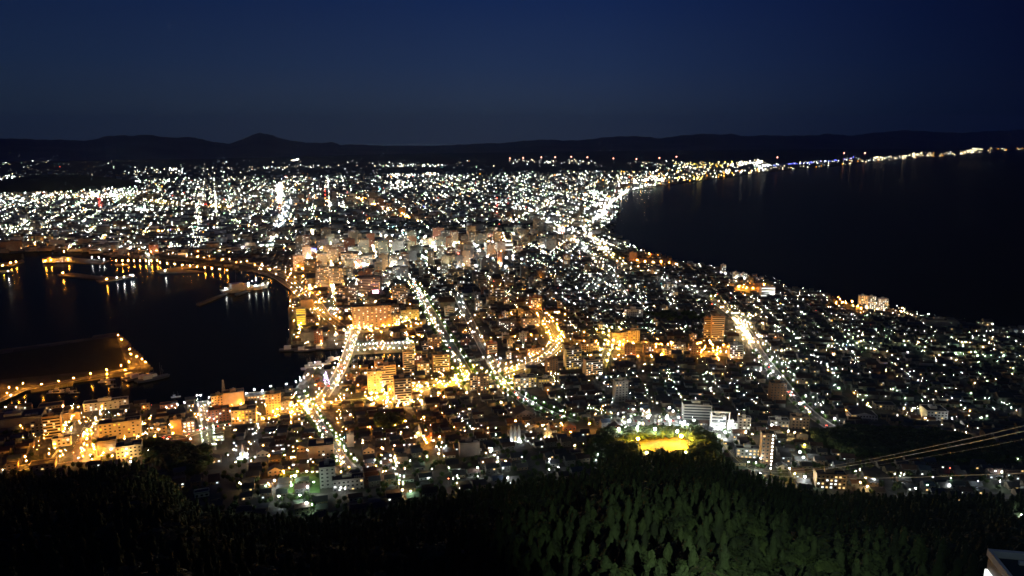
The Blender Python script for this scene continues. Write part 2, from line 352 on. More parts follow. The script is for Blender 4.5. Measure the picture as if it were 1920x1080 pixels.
AV['bridge'] = avenue('road', [(606, 745), (622, 722), (636, 700), (650, 668), (657, 645), (668, 618)], 12, 22, cls=['warm', 'warm', 'white'], r=.5, h=8)
avenue('road', [(240, 474), (300, 480), (380, 489), (450, 497), (505, 510), (545, 528), (575, 550), (597, 575), (612, 598), (640, 618)], 15, 74, cls=['warm', 'amber', 'amber'], r=.5, h=7, lift=5)
avenue('road', [(478, 508), (520, 522), (552, 545), (576, 568), (592, 590)], 9, 46, cls='warm', r=.42, h=7)
avenue('road', [(640, 620), (700, 622), (770, 616), (840, 608)], 10, 30, cls=['amber', 'warm'], r=.5)
AV['green'] = avenue('road', [(890, 732), (872, 700), (850, 660), (828, 625), (806, 585), (792, 562), (770, 530)], 18, 30, cls=['white', 'mint', 'white', 'warm', 'yellow'], r=.5, p=.75, jit=2.2)
avenue('road', [(905, 714), (945, 697), (1000, 682), (1032, 662), (1047, 645)], 12, 13, cls=['warm', 'warm', 'amber'], r=.5)
AV['amberroad'] = avenue('road', [(1047, 645), (1030, 612), (1012, 590)], 18, 22, cls=['amber', 'amber', 'yellow'], r=.6)
avenue('road', [(1012, 590), (985, 570), (960, 558), (930, 540), (905, 520)], 14, 75, cls=['amber', 'warm'], r=.45, jit=4)
avenue('road', [(905, 714), (860, 718), (800, 728), (745, 742), (680, 752), (606, 757)], 11, 26, cls=['amber', 'amber', 'warm'], r=.5)
AV['mint'] = avenue('road', [(925, 700), (950, 728), (985, 752), (1030, 775), (1075, 792)], 12, 26, cls=['mint', 'white', 'mint'], r=.45, h=6)
AV['east'] = avenue('road', [(1565, 806), (1520, 776), (1490, 748), (1465, 715), (1440, 684), (1424, 662)], 14, 34, cls=['white', 'white', 'warm'], r=.62, p=.8, jit=2)
avenue('road', [(1424, 662), (1400, 620), (1375, 592), (1335, 562), (1290, 540), (1230, 520), (1170, 500), (1140, 478), (1108, 446)], 13, 52, cls=['warm', 'warm', 'white', 'yellow'], r=.6, jit=4)
avenue('road', [(1085, 652), (1150, 652), (1230, 658), (1300, 660), (1365, 666)], 14, 19, cls='amber', r=.66)
avenue('road', [(1128, 690), (1136, 664), (1146, 640), (1152, 622)], 10, 28, cls=['yellow', 'mint'], r=.48)
AV['quay'] = avenue('road', [(-120, 905), (0, 886), (90, 868), (190, 852), (270, 836), (340, 818), (390, 802), (470, 790), (540, 772), (606, 757)], 12, 27, cls=['amber', 'amber', 'warm'], r=.5)
avenue('road', [(120, 868), (140, 835), (158, 800), (176, 768)], 24, 16, cls=['amber', 'warm'], r=.5)
avenue('road', [(390, 800), (384, 775), (380, 752)], 10, 22, cls=['cool', 'white'], r=.36, h=6)
avenue('road', [(392, 845), (390, 822), (388, 806)], 10, 18, cls='mint', r=.3, h=5)
avenue('road', [(-60, 772), (0, 752), (44, 730), (90, 722), (150, 711), (200, 702), (240, 692), (262, 690)], 8, 200, cls='warm', r=.3, p=0)
for nm, pts, sp, c, rr in [('k', [(1108, 446), (1098, 428), (1128, 404), (1148, 380), (1178, 358), (1230, 346)], 44, ['white', 'warm', 'white'], .85), ('f1', [(524, 345), (526, 365), (521, 388)], 60, ['white', 'warm'], 2.0),
                           ('f2', [(542, 376), (535, 400), (522, 430), (506, 465)], 52, ['white', 'cool'], 1.1), ('f3', [(720, 422), (760, 440), (800, 455)], 44, ['cyan', 'mint', 'white'], .9), ('f4', [(665, 372), (700, 385), (770, 412), (790, 420)], 64, ['warm', 'amber', 'warm'], 1.2),
                           ('f5', [(950, 420), (990, 402), (1042, 380)], 60, ['white', 'warm'], 1.1), ('f6', [(690, 440), (740, 458)], 44, ['white'], .8), ('f7', [(1040, 560), (1110, 540), (1170, 502)], 60, ['white'], .5),
                           ('f8', [(1180, 560), (1150, 520), (1110, 480), (1060, 440), (1010, 400)], 64, ['white', 'warm'], .6), ('f9', [(0, 470), (120, 455), (260, 440), (400, 430), (500, 425)], 60, ['warm', 'amber', 'white'], 1.0), ('f10', [(60, 372), (130, 368), (220, 372), (350, 385), (500, 398)], 70, ['warm', 'yellow', 'warm'], 1.4),
                           ('f11', [(928, 690), (905, 650), (880, 600), (855, 550)], 55, ['white', 'warm', 'cool'], .42)]:
    avenue('road', pts, 12, sp, cls=c, r=rr, road=(nm in ('k', 'f7', 'f8', 'f11', 'f12')), jit=5.0, p=.72)
def px(lst, cls, r, h=7):
    for q in lst:
        X, Y, Z = P(q[0], q[1], h); lamps.append((float(X), float(Y), float(Z), q[2] if len(q) > 2 else cls, r*(q[3] if len(q) > 3 else 1), h))
ISL = [(-2, 718), (17, 727), (32, 729), (13, 737), (43, 719), (78, 721), (110, 715), (138, 709), (170, 701), (201, 702), (200, 694), (227, 686), (235, 694), (242, 679), (245, 664), (243, 655), (257, 669), (266, 674), (273, 679), (222, 629), (228, 637)]
px(ISL, 'amber', .52)
px([(x, 646-.04*(x-668)) for x in range(672, 765, 7)], 'white', .42, 4); px([(x, 657-.05*(x-668)) for x in range(672, 770, 11)], 'warm', .42, 4)
px([(20, 742, 'white'), (10, 764, 'warm'), (30, 764, 'warm'), (118, 762, 'warm'), (118, 776, 'white', .6), (121, 798, 'warm', 1.2), (222, 777, 'warm'), (236, 771, 'warm'), (370, 742, 'white', 1.3), (376, 742, 'white', 1.2), (333, 759, 'white'), (312, 764, 'warm'), (346, 755, 'white', .8),
    (440, 745), (477, 731, 'white', 1.1), (508, 725, 'white', 1.1), (537, 721, 'white', 1.1), (555, 716, 'white'), (563, 713, 'white'), (492, 733, 'white'), (450, 741, 'white'), (462, 738, 'white')], 'warm', .5)
px([(207, 808, 'white', 1.3), (202, 812, 'warm', 1.2), (240, 808, 'warm', 1), (232, 846, 'yellow', 1.4), (239, 851, 'warm', 1.3), (278, 845, 'warm', 1.2), (243, 867, 'white', .9), (208, 856, 'amber', 1), (438, 766, 'white', 1.7), (403, 781, 'amber', 1.3), (357, 824, 'warm', 1.2), (323, 793, 'warm', 1), (319, 797, 'warm', 1), (285, 803, 'warm', .9), (273, 812, 'amber', .9),
    (560, 668, 'warm', .5), (605, 686, 'warm', .7), (600, 690, 'white', .7), (578, 702, 'warm', .8), (570, 708, 'white', .8), (590, 680, 'white', .7), (598, 676, 'white', .6), (632, 712, 'warm', 1.1), (634, 705, 'white', 1.2), (630, 722, 'white', 1),
    (697, 738, 'yellow', 1.9), (717, 733, 'yellow', 1.9), (708, 745, 'amber', 1.2), (745, 762, 'amber', 1.1), (725, 762, 'warm', 1.1), (773, 752, 'warm', 1), (825, 717, 'yellow', 1.9), (850, 713, 'yellow', 1.8), (835, 724, 'amber', 1.4), (872, 712, 'warm', 1.3), (800, 719, 'warm', 1), (832, 745, 'warm', 1.1), (875, 737, 'warm', 1.2),
    (630, 750, 'amber', 1.2), (556, 760, 'yellow', 1.2), (512, 772, 'yellow', 1.2), (520, 768, 'amber', 1), (483, 775, 'amber', 1), (545, 792, 'warm', .8), (566, 795, 'warm', .9), (657, 778, 'warm', 1), (694, 802, 'amber', 1.2), (760, 790, 'amber', 1), (795, 783, 'amber', 1), (880, 768, 'warm', 1.2), (940, 755, 'warm', 1.2), (795, 825, 'amber', 1.2), (826, 820, 'amber', 1), (785, 813, 'warm', .7),
    (565, 834, 'amber', .9), (717, 840, 'amber', .9), (503, 856, 'amber', .8), (533, 884, 'amber', .9), (515, 903, 'white', 1.2), (575, 915, 'white', 1.2), (576, 885, 'mint', 1), (521, 932, 'white', .9), (556, 893, 'mint', 1.1), (545, 912, 'mint', 1.1), (590, 905, 'mint', 1.0), (560, 930, 'mint', 1.0), (576, 945, 'white', 1.1), (585, 948, 'mint', .8), (703, 864, 'white', 1), (712, 868, 'cool', 1), (802, 856, 'mint', .9), (769, 921, 'mint', .9), (757, 895, 'mint', .7), (897, 877, 'white', .8), (953, 897, 'white', .8), (822, 852, 'warm', .6),
    (1018, 798, 'amber', 1.2), (1053, 795, 'amber', 1), (1016, 799, 'warm', .8), (965, 790, 'amber', .9), (1135, 811, 'amber', 1.4), (1106, 796, 'amber', 1), (1126, 702, 'white', 1.8), (1048, 745, 'mint', .7), (1000, 755, 'mint', .7), (1203, 768, 'white', 1.2), (1255, 766, 'white', 1.6), (1262, 772, 'white', 1.2), (1302, 789, 'white', 1.2), (1178, 791, 'white', 1), (1200, 795, 'white', .9), (1310, 800, 'white', .8),
    (1345, 806, 'white', 1.9), (1352, 797, 'white', 1.0), (1336, 800, 'white', 1.0), (1365, 802, 'white', 1.6), (1340, 815, 'white', 1.8), (1358, 812, 'white', 1.6), (1348, 820, 'white', 1.4), (1450, 812, 'white', 1.3), (1447, 798, 'white', 1.4), (1478, 810, 'warm', 1.5), (1490, 812, 'warm', 1.2), (1400, 812, 'warm', 1.3), (1412, 815, 'warm', 1), (1395, 838, 'warm', 1.2), (1412, 840, 'warm', 1), (1428, 860, 'white', .8), (1402, 867, 'mint', .8), (1416, 868, 'white', .7),
    (1423, 888, 'white', 1.1), (1511, 896, 'white', 1.2), (1480, 880, 'warm', 1), (1490, 888, 'yellow', .9), (1500, 850, 'white', 1.4), (1506, 858, 'white', 1.2), (1507, 835, 'yellow', .8), (1615, 905, 'warm', .9), (1626, 912, 'warm', .8), (1717, 916, 'white', .8), (1778, 910, 'white', .9), (1876, 885, 'white', 1), (1877, 903, 'white', 1), (1620, 820, 'white', 2.0), (1791, 808, 'white', 1.0), (1812, 811, 'warm', .7), (1918, 968, 'white', .8),
    (1573, 728, 'mint', 1.2), (1870, 835, 'white', .5), (1899, 835, 'white', .5), (1908, 860, 'white', .4), (1785, 785, 'white', .8), (1850, 780, 'mint', .8), (1695, 766, 'warm', .8), (1710, 770, 'warm', 1), (1735, 785, 'warm', .9)], 'white', .5)
px([(705, 548, 'pink', 2.6), (620, 578, 'cool', 1.8), (632, 580, 'white', 1.5), (648, 582, 'white', 1.2), (645, 620, 'warm', 2.0), (650, 625, 'white', 1.8), (636, 618, 'white', 1.4), (628, 628, 'white', 1.2), (700, 572, 'white', 1.2), (735, 625, 'white', 1.6), (812, 558, 'cool', 2.4), (826, 562, 'white', 2.2), (800, 564, 'white', 1.6), (708, 525, 'white', 1.4), (623, 557, 'white', 1.4), (480, 522, 'white', 1.2), (590, 528, 'warm', 1),
    (805, 608, 'warm', 1.8), (815, 598, 'warm', 1.5), (760, 602, 'yellow', 1.5), (780, 598, 'yellow', 1.4), (665, 608, 'yellow', 1.6), (742, 608, 'amber', 1.2), (846, 640, 'cyan', 1.6), (764, 636, 'mint', 1.4), (770, 640, 'mint', 1.2), (556, 584, 'yellow', 1.2), (590, 580, 'yellow', 1.1), (560, 610, 'yellow', 1.2), (595, 608, 'yellow', 1.1), (560, 625, 'yellow', 1.1), (555, 637, 'yellow', 1), (612, 628, 'warm', 1),
    (870, 485, 'white', 2), (880, 486, 'cool', 1.8), (915, 484, 'white', 2.2), (757, 480, 'white', 2), (733, 482, 'white', 1.8), (698, 454, 'white', 2.4), (670, 496, 'white', 2.2), (680, 496, 'white', 2.2), (1000, 487, 'white', 1), (1130, 450, 'white', 2.2), (1136, 468, 'white', 1.0), (618, 472, 'white', 2), (568, 477, 'white', 1.6), (586, 470, 'blue', 2.2),
    (1195, 488, 'amber', 1.8), (1210, 491, 'amber', 1.8), (1225, 492, 'warm', 1.8), (1240, 491, 'amber', 1.8), (1255, 493, 'amber', 1.6), (1268, 495, 'warm', 1.8), (1385, 538, 'amber', 1.9), (1400, 540, 'yellow', 1.7), (1412, 541, 'amber', 1.9), (1425, 537, 'amber', 1.7), (1438, 545, 'white', 1.8), (1448, 551, 'white', 2), (1432, 534, 'amber', 1.4),
    (1580, 567, 'amber', 1.3), (1598, 566, 'amber', 1.5), (1608, 575, 'amber', 1.5), (1615, 578, 'amber', 1.2), (1575, 562, 'amber', 1), (1568, 567, 'amber', 1), (1692, 578, 'amber', 1.4), (1690, 585, 'amber', 1.2), (1861, 608, 'white', 1), (1625, 577, 'warm', 1.4), (1645, 580, 'warm', 1.4), (1658, 582, 'warm', 1.2),
    (1360, 513, 'white', 1.6), (1352, 511, 'white', 1.4), (1380, 520, 'white', 1.4), (1396, 522, 'white', 1.3), (1920, 622, 'white', 1.8)], 'white', .5)
px([(5, 498, 'yellow'), (20, 493, 'amber'), (30, 491, 'amber'), (15, 509, 'white'), (85, 490, 'amber'), (95, 488, 'amber'), (105, 486, 'amber'), (115, 487, 'yellow'), (125, 484, 'amber'), (128, 487, 'amber'), (118, 512, 'amber'), (200, 524, 'amber'), (219, 521, 'white', .6), (232, 520, 'white'), (245, 516, 'white'), (249, 517, 'white'), (310, 508, 'white'), (278, 478, 'white', 1.5), (245, 466, 'white', 2.4), (455, 466, 'white', 2.6), (190, 465, 'white', 1.8), (172, 482, 'white', .8), (185, 483, 'white', .8), (195, 487, 'white', .8), (120, 472, 'amber'), (230, 496, 'amber', .7)], 'white', 1.0)
px([(x, 489, 'amber') for x in range(218, 300, 11)]+[(x, 492+(x-300)*.12, 'amber') for x in range(300, 440, 14)]+[(445+q*7, 541-q*3.2, 'white') for q in range(6)], 'warm', .8, 5)
# ================================================================== BUILDINGS
HERO = []      # (X, Y, radius)
OC = dict(n=0)
WINB, BALB = {}, {}
def shared(cache, key, fn):
    if key not in cache: cache[key] = fn()
    return cache[key]
def win_me(w, h, m):
    return shared(WINB, (round(w, 1), round(h, 1), m.name), lambda: MB().box(-w/2-.1, w/2+.1, -.06, .1, -h/2-.1, h/2+.1, TRIM).box(-w/2, w/2, -.12, -.055, -h/2, h/2, m).me('window'))
def hero(x0, x1, yb, yt, wall, style, label, cat='apartment building', phrase=None, name='apartment_building', yaw=None, k=.55, lit=.35, pane='warm', group=None, roofm=0, maxwin=30, auto=None):
    xc = (x0+x1)/2; X, Y, Z = (float(q) for q in P(xc, yb))
    r = math.hypot(X, Y); wpx = math.hypot(Y*cp-(Z-CAMZ)*sn, 0)/FPX*(x1-x0)
    if yaw is None: yaw = R(22) if xc < 450 else (R(14) if xc < 1180 else R(-6))
    az = math.atan2(X, Y); rel = abs(-az-yaw)                 # angle between facade normal and sight line
    Wd = max(5, wpx/(math.cos(rel)+k*math.sin(rel))); Dp = k*Wd
    u, F, U = raydir(xc, yt); H = max(3.5, float(CAMZ+U/math.hypot(u, F)*(r+Dp*.4)-Z))
    cx, cy_ = X+math.sin(az)*Dp*.5, Y+math.cos(az)*Dp*.5
    Z = min(float(T(cx+a*Wd*.5, cy_+b*Dp*.5)) for a in (-1, 1) for b in (-1, 1))-.3
    o = empty(name, (cx, cy_, Z), yaw); HERO.append((cx, cy_, math.hypot(Wd, Dp)/2+3))
    tag(o, label, cat, group)
    if phrase: LMK.append((phrase, xc, (yb+yt)/2))
    if auto: later(o, auto, xc, yb)
    wm = WALLS[WN.index(wall)] if isinstance(wall, str) else wall
    fl = max(1, int(round(H/3.3))); fh = H/fl
    if style == 'gable':
        e = H*.66; b = MB().box(-Wd/2, Wd/2, -Dp/2, Dp/2, 0, e, wm)
        b.add([(-Wd/2, -Dp/2, e), (Wd/2, -Dp/2, e), (0, -Dp/2, H-.3)], [(0, 1, 2)], wm); b.add([(-Wd/2, Dp/2, e), (Wd/2, Dp/2, e), (0, Dp/2, H-.3)], [(0, 2, 1)], wm); b.obj('wall', o)
        g = MB(); t = .35
        for s in (-1, 1):
            a = (s*(Wd/2+.7), e-.5); c = (0, H)
            g.add([(a[0], -Dp/2-.6, a[1]), (c[0], -Dp/2-.6, c[1]), (c[0], Dp/2+.6, c[1]), (a[0], Dp/2+.6, a[1]), (a[0], -Dp/2-.6, a[1]-t), (c[0], -Dp/2-.6, c[1]-t), (c[0], Dp/2+.6, c[1]-t), (a[0], Dp/2+.6, a[1]-t)], BOXF, ROOFS[roofm])
        g.obj('roof', o); fl = max(1, int(e/3.2)); fh = e/fl
    else:
        MB().box(-Wd/2, Wd/2, -Dp/2, Dp/2, 0, H, wm).obj('wall', o)
        b = MB().box(-Wd/2-.25, Wd/2+.25, -Dp/2-.25, Dp/2+.25, H+.003, H+.35, ROOFS[roofm])
        for q in ((-Wd/2-.25, Wd/2+.25, -Dp/2-.25, -Dp/2), (-Wd/2-.25, Wd/2+.25, Dp/2, Dp/2+.25), (-Wd/2-.25, -Wd/2, -Dp/2+.01, Dp/2-.01), (Wd/2, Wd/2+.25, -Dp/2+.01, Dp/2-.01)): b.box(*q, H+.353, H+1.1, wm)
        rf = b.obj('roof', o)
        if H > 9:
            MB().box(-Wd*.18, Wd*.12, -Dp*.1, Dp*.3, H+.36, H+3.2, wm).box(-Wd*.05, Wd*.05, Dp*.02, Dp*.18, H+3.203, H+4.6, METAL).obj('stair_tower', o)
        if H > 6:
            g = MB()
            for q in range(4): g.box(Wd*(.2+.06*q), Wd*(.24+.06*q), -Dp*.3, -Dp*.15, H+.36, H+1.8, METAL)
            g.obj('cooling_unit', rf)
    if style == 'balcony':
        bm = shared(BALB, (round(Wd, 1), wall if isinstance(wall, str) else wall.name), lambda: MB().box(-Wd*.47, Wd*.47, -1.35, -.003, -.16, 0, CONC).box(-Wd*.47, Wd*.47, -1.45, -1.3, -.16, 1.05, RAIL if wall != 'brown' else WALLS[0]).box(-Wd*.47, Wd*.47, -.12, -.004, .5, 2.3, GLASS).me('balcony'))
        for i in range(1, fl): child('balcony', bm, o, (0, -Dp/2, i*fh))
        # open corridors on the side the viewer also sees
        sx = -1 if (X > 0) == (yaw < 0) and -az-yaw > 0 else 1
        sx = 1 if -az-yaw > 0 else -1
        cm = MB().box(-.9, -.003, -Dp*.4, Dp*.4, -.15, .9, wm).me('gallery')
        if Dp > 7:
            for i in range(1, fl): child('gallery', cm, o, (sx*(-Wd/2) if sx > 0 else Wd/2+.9, 0, i*fh))
    if style == 'office':
        gm = MB().box(-Wd*.46, Wd*.46, -.15, -.003, .9, fh*.78, GLASS).me('window_band'); gl = MB().box(-Wd*.46, Wd*.46, -.15, -.003, .9, fh*.78, PM[pane]).me('window_band')
        for i in range(fl): child('window_band', gl if random.random() < lit*.6 else gm, o, (0, -Dp/2, i*fh))
    if style in ('windows', 'balcony', 'gable', 'office', 'grid'):
        nc = max(2, min(9, int(Wd/3.4))); nw = 0; ww, wh = min(1.9, Wd/nc*.5), min(1.5, fh*.45)
        cells = [(i, j) for i in range(fl) for j in range(nc)]; random.shuffle(cells)
        allw = style in ('windows', 'gable', 'grid')
        for i, j in cells:
            on = random.random() < lit
            if not on and not allw: continue
            if style == 'office' : continue
            if nw >= maxwin: break
            zz = i*fh+fh*.55
            m = PM[random.choice([pane, pane, 'warm', 'white'])] if on else GLASS
            child('window', win_me(ww, wh, m), o, (-Wd/2+(j+.5)*Wd/nc, -Dp/2+(-.13 if style == 'balcony' else 0), zz)); nw += 1
        sx = 1 if -az-yaw > 0 else -1
        if style in ('windows', 'grid') and Dp > 6 and rel > .15:
            for i in range(fl):
                for j in range(2):
                    if nw >= maxwin+10: break
                    on = random.random() < lit; nw += 1
                    child('window', win_me(ww, wh, PM[pane] if on else GLASS), o, (-sx*Wd/2, Dp*(-.22+.44*j), i*fh+fh*.55), -R(90)*sx)
    return o, (Wd, Dp, H)
B = hero
B(572, 593, 532, 488, 'brown', 'balcony', 'tall slim orange brown apartment tower beside the curving elevated road', phrase='the slim orange brown tower', lit=.2)
B(594, 617, 538, 500, 'grey', 'balcony', 'grey apartment block with scattered lit windows, left half of a wide pair behind the harbour', lit=.6)
B(619, 645, 538, 502, 'grey', 'balcony', 'grey apartment block with scattered lit windows, right half of a wide pair behind the harbour', lit=.6)
B(646, 662, 525, 502, 'tan', 'balcony', 'orange lit narrow apartment block right of the wide grey pair', lit=.3)
B(551, 571, 508, 479, 'cream', 'windows', 'pale grid fronted block just behind the slim orange brown tower', phrase='the pale grid fronted block', lit=.5, pane='white')
B(671, 714, 556, 519, 'dark', 'balcony', 'dark purplish slab apartment block behind the pink lit sign', phrase='the dark purplish slab block', lit=.35)
B(689, 719, 563, 549, 'dark', 'plain', 'low dark hall carrying a glowing pink box sign on its roof', cat='hall', name='exhibition_hall')
B(736, 761, 570, 536, 'tan', 'balcony', 'tan apartment block with even balcony rows right of the pink lit hall', phrase='the tan block right of the pink sign', lit=.25)
B(632, 647, 561, 537, 'tan', 'balcony', 'small tan apartment block left of a grey one near the waterfront', lit=.3)
B(648, 670, 562, 536, 'grey', 'windows', 'grey office block with pale lit bands beside the dark purplish slab', lit=.5, pane='white')
B(662, 734, 614, 573, 'tan', 'grid', 'very wide orange lit hotel with a grid of small windows', cat='hotel', name='hotel', phrase='the wide orange lit hotel', lit=.45, maxwin=90, k=.3)
B(734, 750, 611, 590, 'cream', 'windows', 'low cream annex joined to the right end of the wide orange hotel', cat='annex', name='annex', lit=.3)
B(751, 786, 602, 580, 'cream', 'windows', 'low hall with a yellow lit front right of the wide orange hotel', cat='hall', name='hall', phrase='the yellow fronted hall', lit=.2)
B(565, 587, 578, 561, 'tan', 'plain', 'windowless tan warehouse block at the head of the harbour quay', cat='warehouse', name='warehouse')
B(557, 574, 612, 578, 'cream', 'office', 'pale parking deck with yellow lit floors on the harbour quay', cat='parking deck', name='parking_deck', phrase='the yellow lit parking deck', pane='yellow', lit=1)
B(575, 598, 605, 597, 'tan', 'windows', 'small tan hut on the quay beside the yellow lit deck', cat='hut', name='hut', lit=.3)
B(590, 606, 643, 620, 'brick', 'windows', 'orange red brick block on the inner quay corner', cat='building', name='brick_building', phrase='the orange brick quay block', lit=.2)
B(564, 590, 641, 622, 'grey', 'plain', 'flat black roofed market hall on the quay left of the orange brick block', cat='market hall', name='market_hall')
B(756, 778, 700, 659, 'tan', 'balcony', 'tan apartment tower with rounded look right of the canal', phrase='the tan tower right of the canal', lit=.25)
B(782, 805, 703, 681, 'cream', 'windows', 'low cream block between two balcony towers right of the canal', lit=.3)
B(810, 843, 697, 664, 'brown', 'balcony', 'orange lit block with six balcony rows beside the green avenue', phrase='the orange balcony avenue block', lit=.25)
B(709, 743, 722, 684, 'tan', 'balcony', 'broad orange block with balcony rows behind the yellow floodlit tower', lit=.2, phrase='the broad orange balcony block')
B(690, 717, 737, 695, 'cream', 'windows', 'square cream tower with yellow floodlit foot', phrase='the yellow footed cream tower', lit=.2, pane='yellow')
B(739, 772, 761, 707, 'tan', 'balcony', 'nearest tall tower with nine balcony rows and yellow lit foot', phrase='the nine storey balcony tower', lit=.25, k=.75)
B(727, 739, 738, 722, 'cream', 'windows', 'small cream block squeezed between the cream tower and the nine storey tower', lit=.3)
B(880, 896, 735, 703, 'dark', 'balcony', 'narrow dark tower left of an orange windowed one at the green avenue foot', lit=.3)
B(893, 917, 737, 704, 'brown', 'windows', 'orange windowed block at the foot of the green avenue', phrase='the orange block at the avenue foot', lit=.4)
B(911, 932, 664, 642, 'brick', 'balcony', 'red brown block with four balcony rows right of the green avenue', phrase='the red brown avenue block', lit=.3)
B(500, 528, 776, 737, 'tan', 'windows', 'tan seven storey block by the quay with rows of small windows', phrase='the tan seven storey quay block', lit=.12)
B(523, 543, 774, 751, 'dark', 'windows', 'small dark block with white lit ground floor beside the tan quay block', lit=.3, pane='white')
B(580, 627, 861, 824, 'tan', 'windows', 'big tan walled building with plain facade beside the tree lined slope', cat='building', name='large_building', phrase='the big tan slope building', lit=.05, k=.8, maxwin=12)
B(680, 702, 851, 832, 'cream', 'gable', 'cream gabled house with lit side right of the tree lined slope', cat='house', name='gabled_house', lit=.2)
B(651, 664, 838, 812, 'cream', 'plain', 'thin pale green lit end wall block beside the tree lined slope', cat='building', name='narrow_building')
B(801, 828, 652, 631, 'brown', 'windows', 'squat brown block beside the left row of the green avenue', lit=.3)
B(1056, 1090, 692, 654, 'cream', 'balcony', 'pale yellow apartment tower with seven balcony rows right of the bright curved street', phrase='the pale yellow balcony tower', lit=.4, pane='yellow')
B(1092, 1130, 703, 673, 'tan', 'balcony', 'orange and cream stepped block with balcony rows', phrase='the stepped orange and cream block', lit=.3)
B(1022, 1046, 702, 673, 'brown', 'windows', 'brown narrow block right of the bright curved street', lit=.2)
B(1148, 1177, 754, 711, 'grey', 'windows', 'unlit dark grey tower standing alone among low houses', phrase='the lone dark grey tower', lit=.03)
B(1277, 1333, 787, 753, 'grey', 'office', 'pale green lit six storey office block with ribbon windows and twin roof boxes', cat='office block', name='office_block', phrase='the pale green office block', pane='mint', lit=.6, k=.45)
B(1318, 1332, 636, 596, 'brown', 'balcony', 'darker rear half of the tall orange twin tower', lit=.1)
B(1331, 1356, 640, 592, 'tan', 'balcony', 'tall orange slab tower standing above the dark low houses', phrase='the tall orange slab tower', lit=.1)
B(1365, 1392, 672, 646, 'white', 'balcony', 'white apartment block at the right end of the orange street', phrase='the white block by orange street', lit=.2, pane='white')
B(960, 1006, 727, 706, 'cream', 'windows', 'yellow lit hall with arched windows and black flat roof', cat='hall', name='public_hall', phrase='the yellow lit public hall', lit=.5, pane='yellow')
B(1005, 1040, 725, 709, 'cream', 'windows', 'lower yellow lit wing right of the public hall', cat='annex', name='annex', lit=.3, pane='yellow')
B(1143, 1175, 646, 623, 'cream', 'windows', 'yellow green lit block behind the orange street', phrase='the yellow green lit block', lit=.2, pane='yellow')
B(1173, 1199, 642, 619, 'cream', 'windows', 'yellow lit block with slanted top right of the yellow green one', lit=.15, pane='yellow')
B(1422, 1448, 872, 810, 'brown', 'windows', 'tall pale tower with one bright white lamp column up its front', phrase='the tower with a white lamp column', lit=.05, k=.7)
B(1330, 1360, 806, 775, 'grey', 'office', 'white station hall flooded with white light under a square gantry', cat='station', name='lower_ropeway_station', phrase='the flooded white ropeway station', pane='white', lit=1)
B(1382, 1406, 806, 779, 'white', 'windows', 'white cube building right of the flooded white station', phrase='the white cube building', lit=.3, pane='white')
B(1362, 1382, 812, 790, 'white', 'windows', 'low white annex between the station and the white cube', cat='annex', name='annex', lit=.4, pane='white')
B(1440, 1472, 752, 716, 'brown', 'windows', 'dark brown slab block left of the white lamp avenue', phrase='the dark brown avenue slab', lit=.04)
B(1608, 1623, 578, 554, 'white', 'balcony', 'leftmost of three bright coastal towers, orange side', phrase='the three bright coastal towers', lit=.5, pane='warm')
B(1624, 1640, 580, 556, 'white', 'balcony', 'middle white tower of the three on the coast', lit=.7, pane='white')
B(1644, 1663, 582, 560, 'white', 'balcony', 'rightmost white tower of the three on the coast', lit=.7, pane='white')
B(1373, 1386, 522, 511, 'white', 'balcony', 'white coastal flats, left one of a pair above the dark beach', lit=.6, pane='white')
B(1387, 1400, 525, 513, 'white', 'balcony', 'white coastal flats, right one of a pair above the dark beach', phrase='the white coastal flats', lit=.6, pane='white')
B(1424, 1452, 556, 538, 'white', 'office', 'bright white coastal building beside the orange floodlit yard', cat='building', name='coastal_building', phrase='the orange floodlit coastal yard', lit=.8, pane='white')
B(1179, 1194, 490, 473, 'brown', 'plain', 'dark brown block at the left end of the orange coastal strip', phrase='the orange coastal strip')
B(1731, 1790, 612, 599, 'grey', 'plain', 'long blank grey hall on the dark right shore', cat='hall', name='hall', phrase='the blank grey shore hall', k=.35)
B(1587, 1642, 786, 766, 'white', 'gable', 'long white walled house with black roof right of the white avenue', cat='house', name='long_house', phrase='the long white walled house', lit=.2)
B(1636, 1676, 768, 757, 'grey', 'windows', 'low grey school block behind the dark wooded mound', cat='school', name='school_block', lit=.1)
B(1724, 1772, 788, 764, 'white', 'windows', 'pale long building lit from the left at the dark mound', cat='building', name='long_building', phrase='the pale long building by the mound', lit=.1, k=.9)
B(1525, 1583, 915, 885, 'tan', 'windows', 'three storey yellowish building with nine windows below the ropeway cables', cat='building', name='lodge', phrase='the yellowish lodge under the cables', lit=.5, k=.4)
B(1455, 1476, 880, 866, 'white', 'gable', 'small white house with two rows of windows at the foot of the lamp column tower', cat='house', name='white_house', lit=.1)
B(1378, 1424, 858, 838, 'white', 'windows', 'long low building with a glowing cream terrace front', cat='building', name='terrace_building', phrase='the glowing cream terrace building', lit=.6, pane='warm', k=.35)
B(1480, 1515, 806, 776, 'tan', 'windows', 'stepped orange brown building right of the white lit cluster', cat='building', name='stepped_building', phrase='the stepped orange brown building', lit=.3)
B(1440, 1478, 802, 782, 'white', 'windows', 'white lit building cluster left of the stepped orange brown one', cat='building', name='white_building', lit=.5, pane='white')
B(-20, 82, 800, 772, 'grey', 'plain', 'huge black roofed shed at the left edge of the quay', cat='shed', name='quay_shed', phrase='the huge quay shed', k=.5)
B(86, 118, 822, 776, 'tan', 'balcony', 'tan office tower with stacked floors in front of the quay lamps', phrase='the tan quay office', lit=.1)
B(62, 85, 818, 790, 'grey', 'windows', 'grey tower with tall blank walls left of the tan office', lit=.1)
B(76, 118, 768, 757, 'tan', 'windows', 'low tan shed behind the tan office at the water', cat='shed', name='waterside_shed', lit=.1)
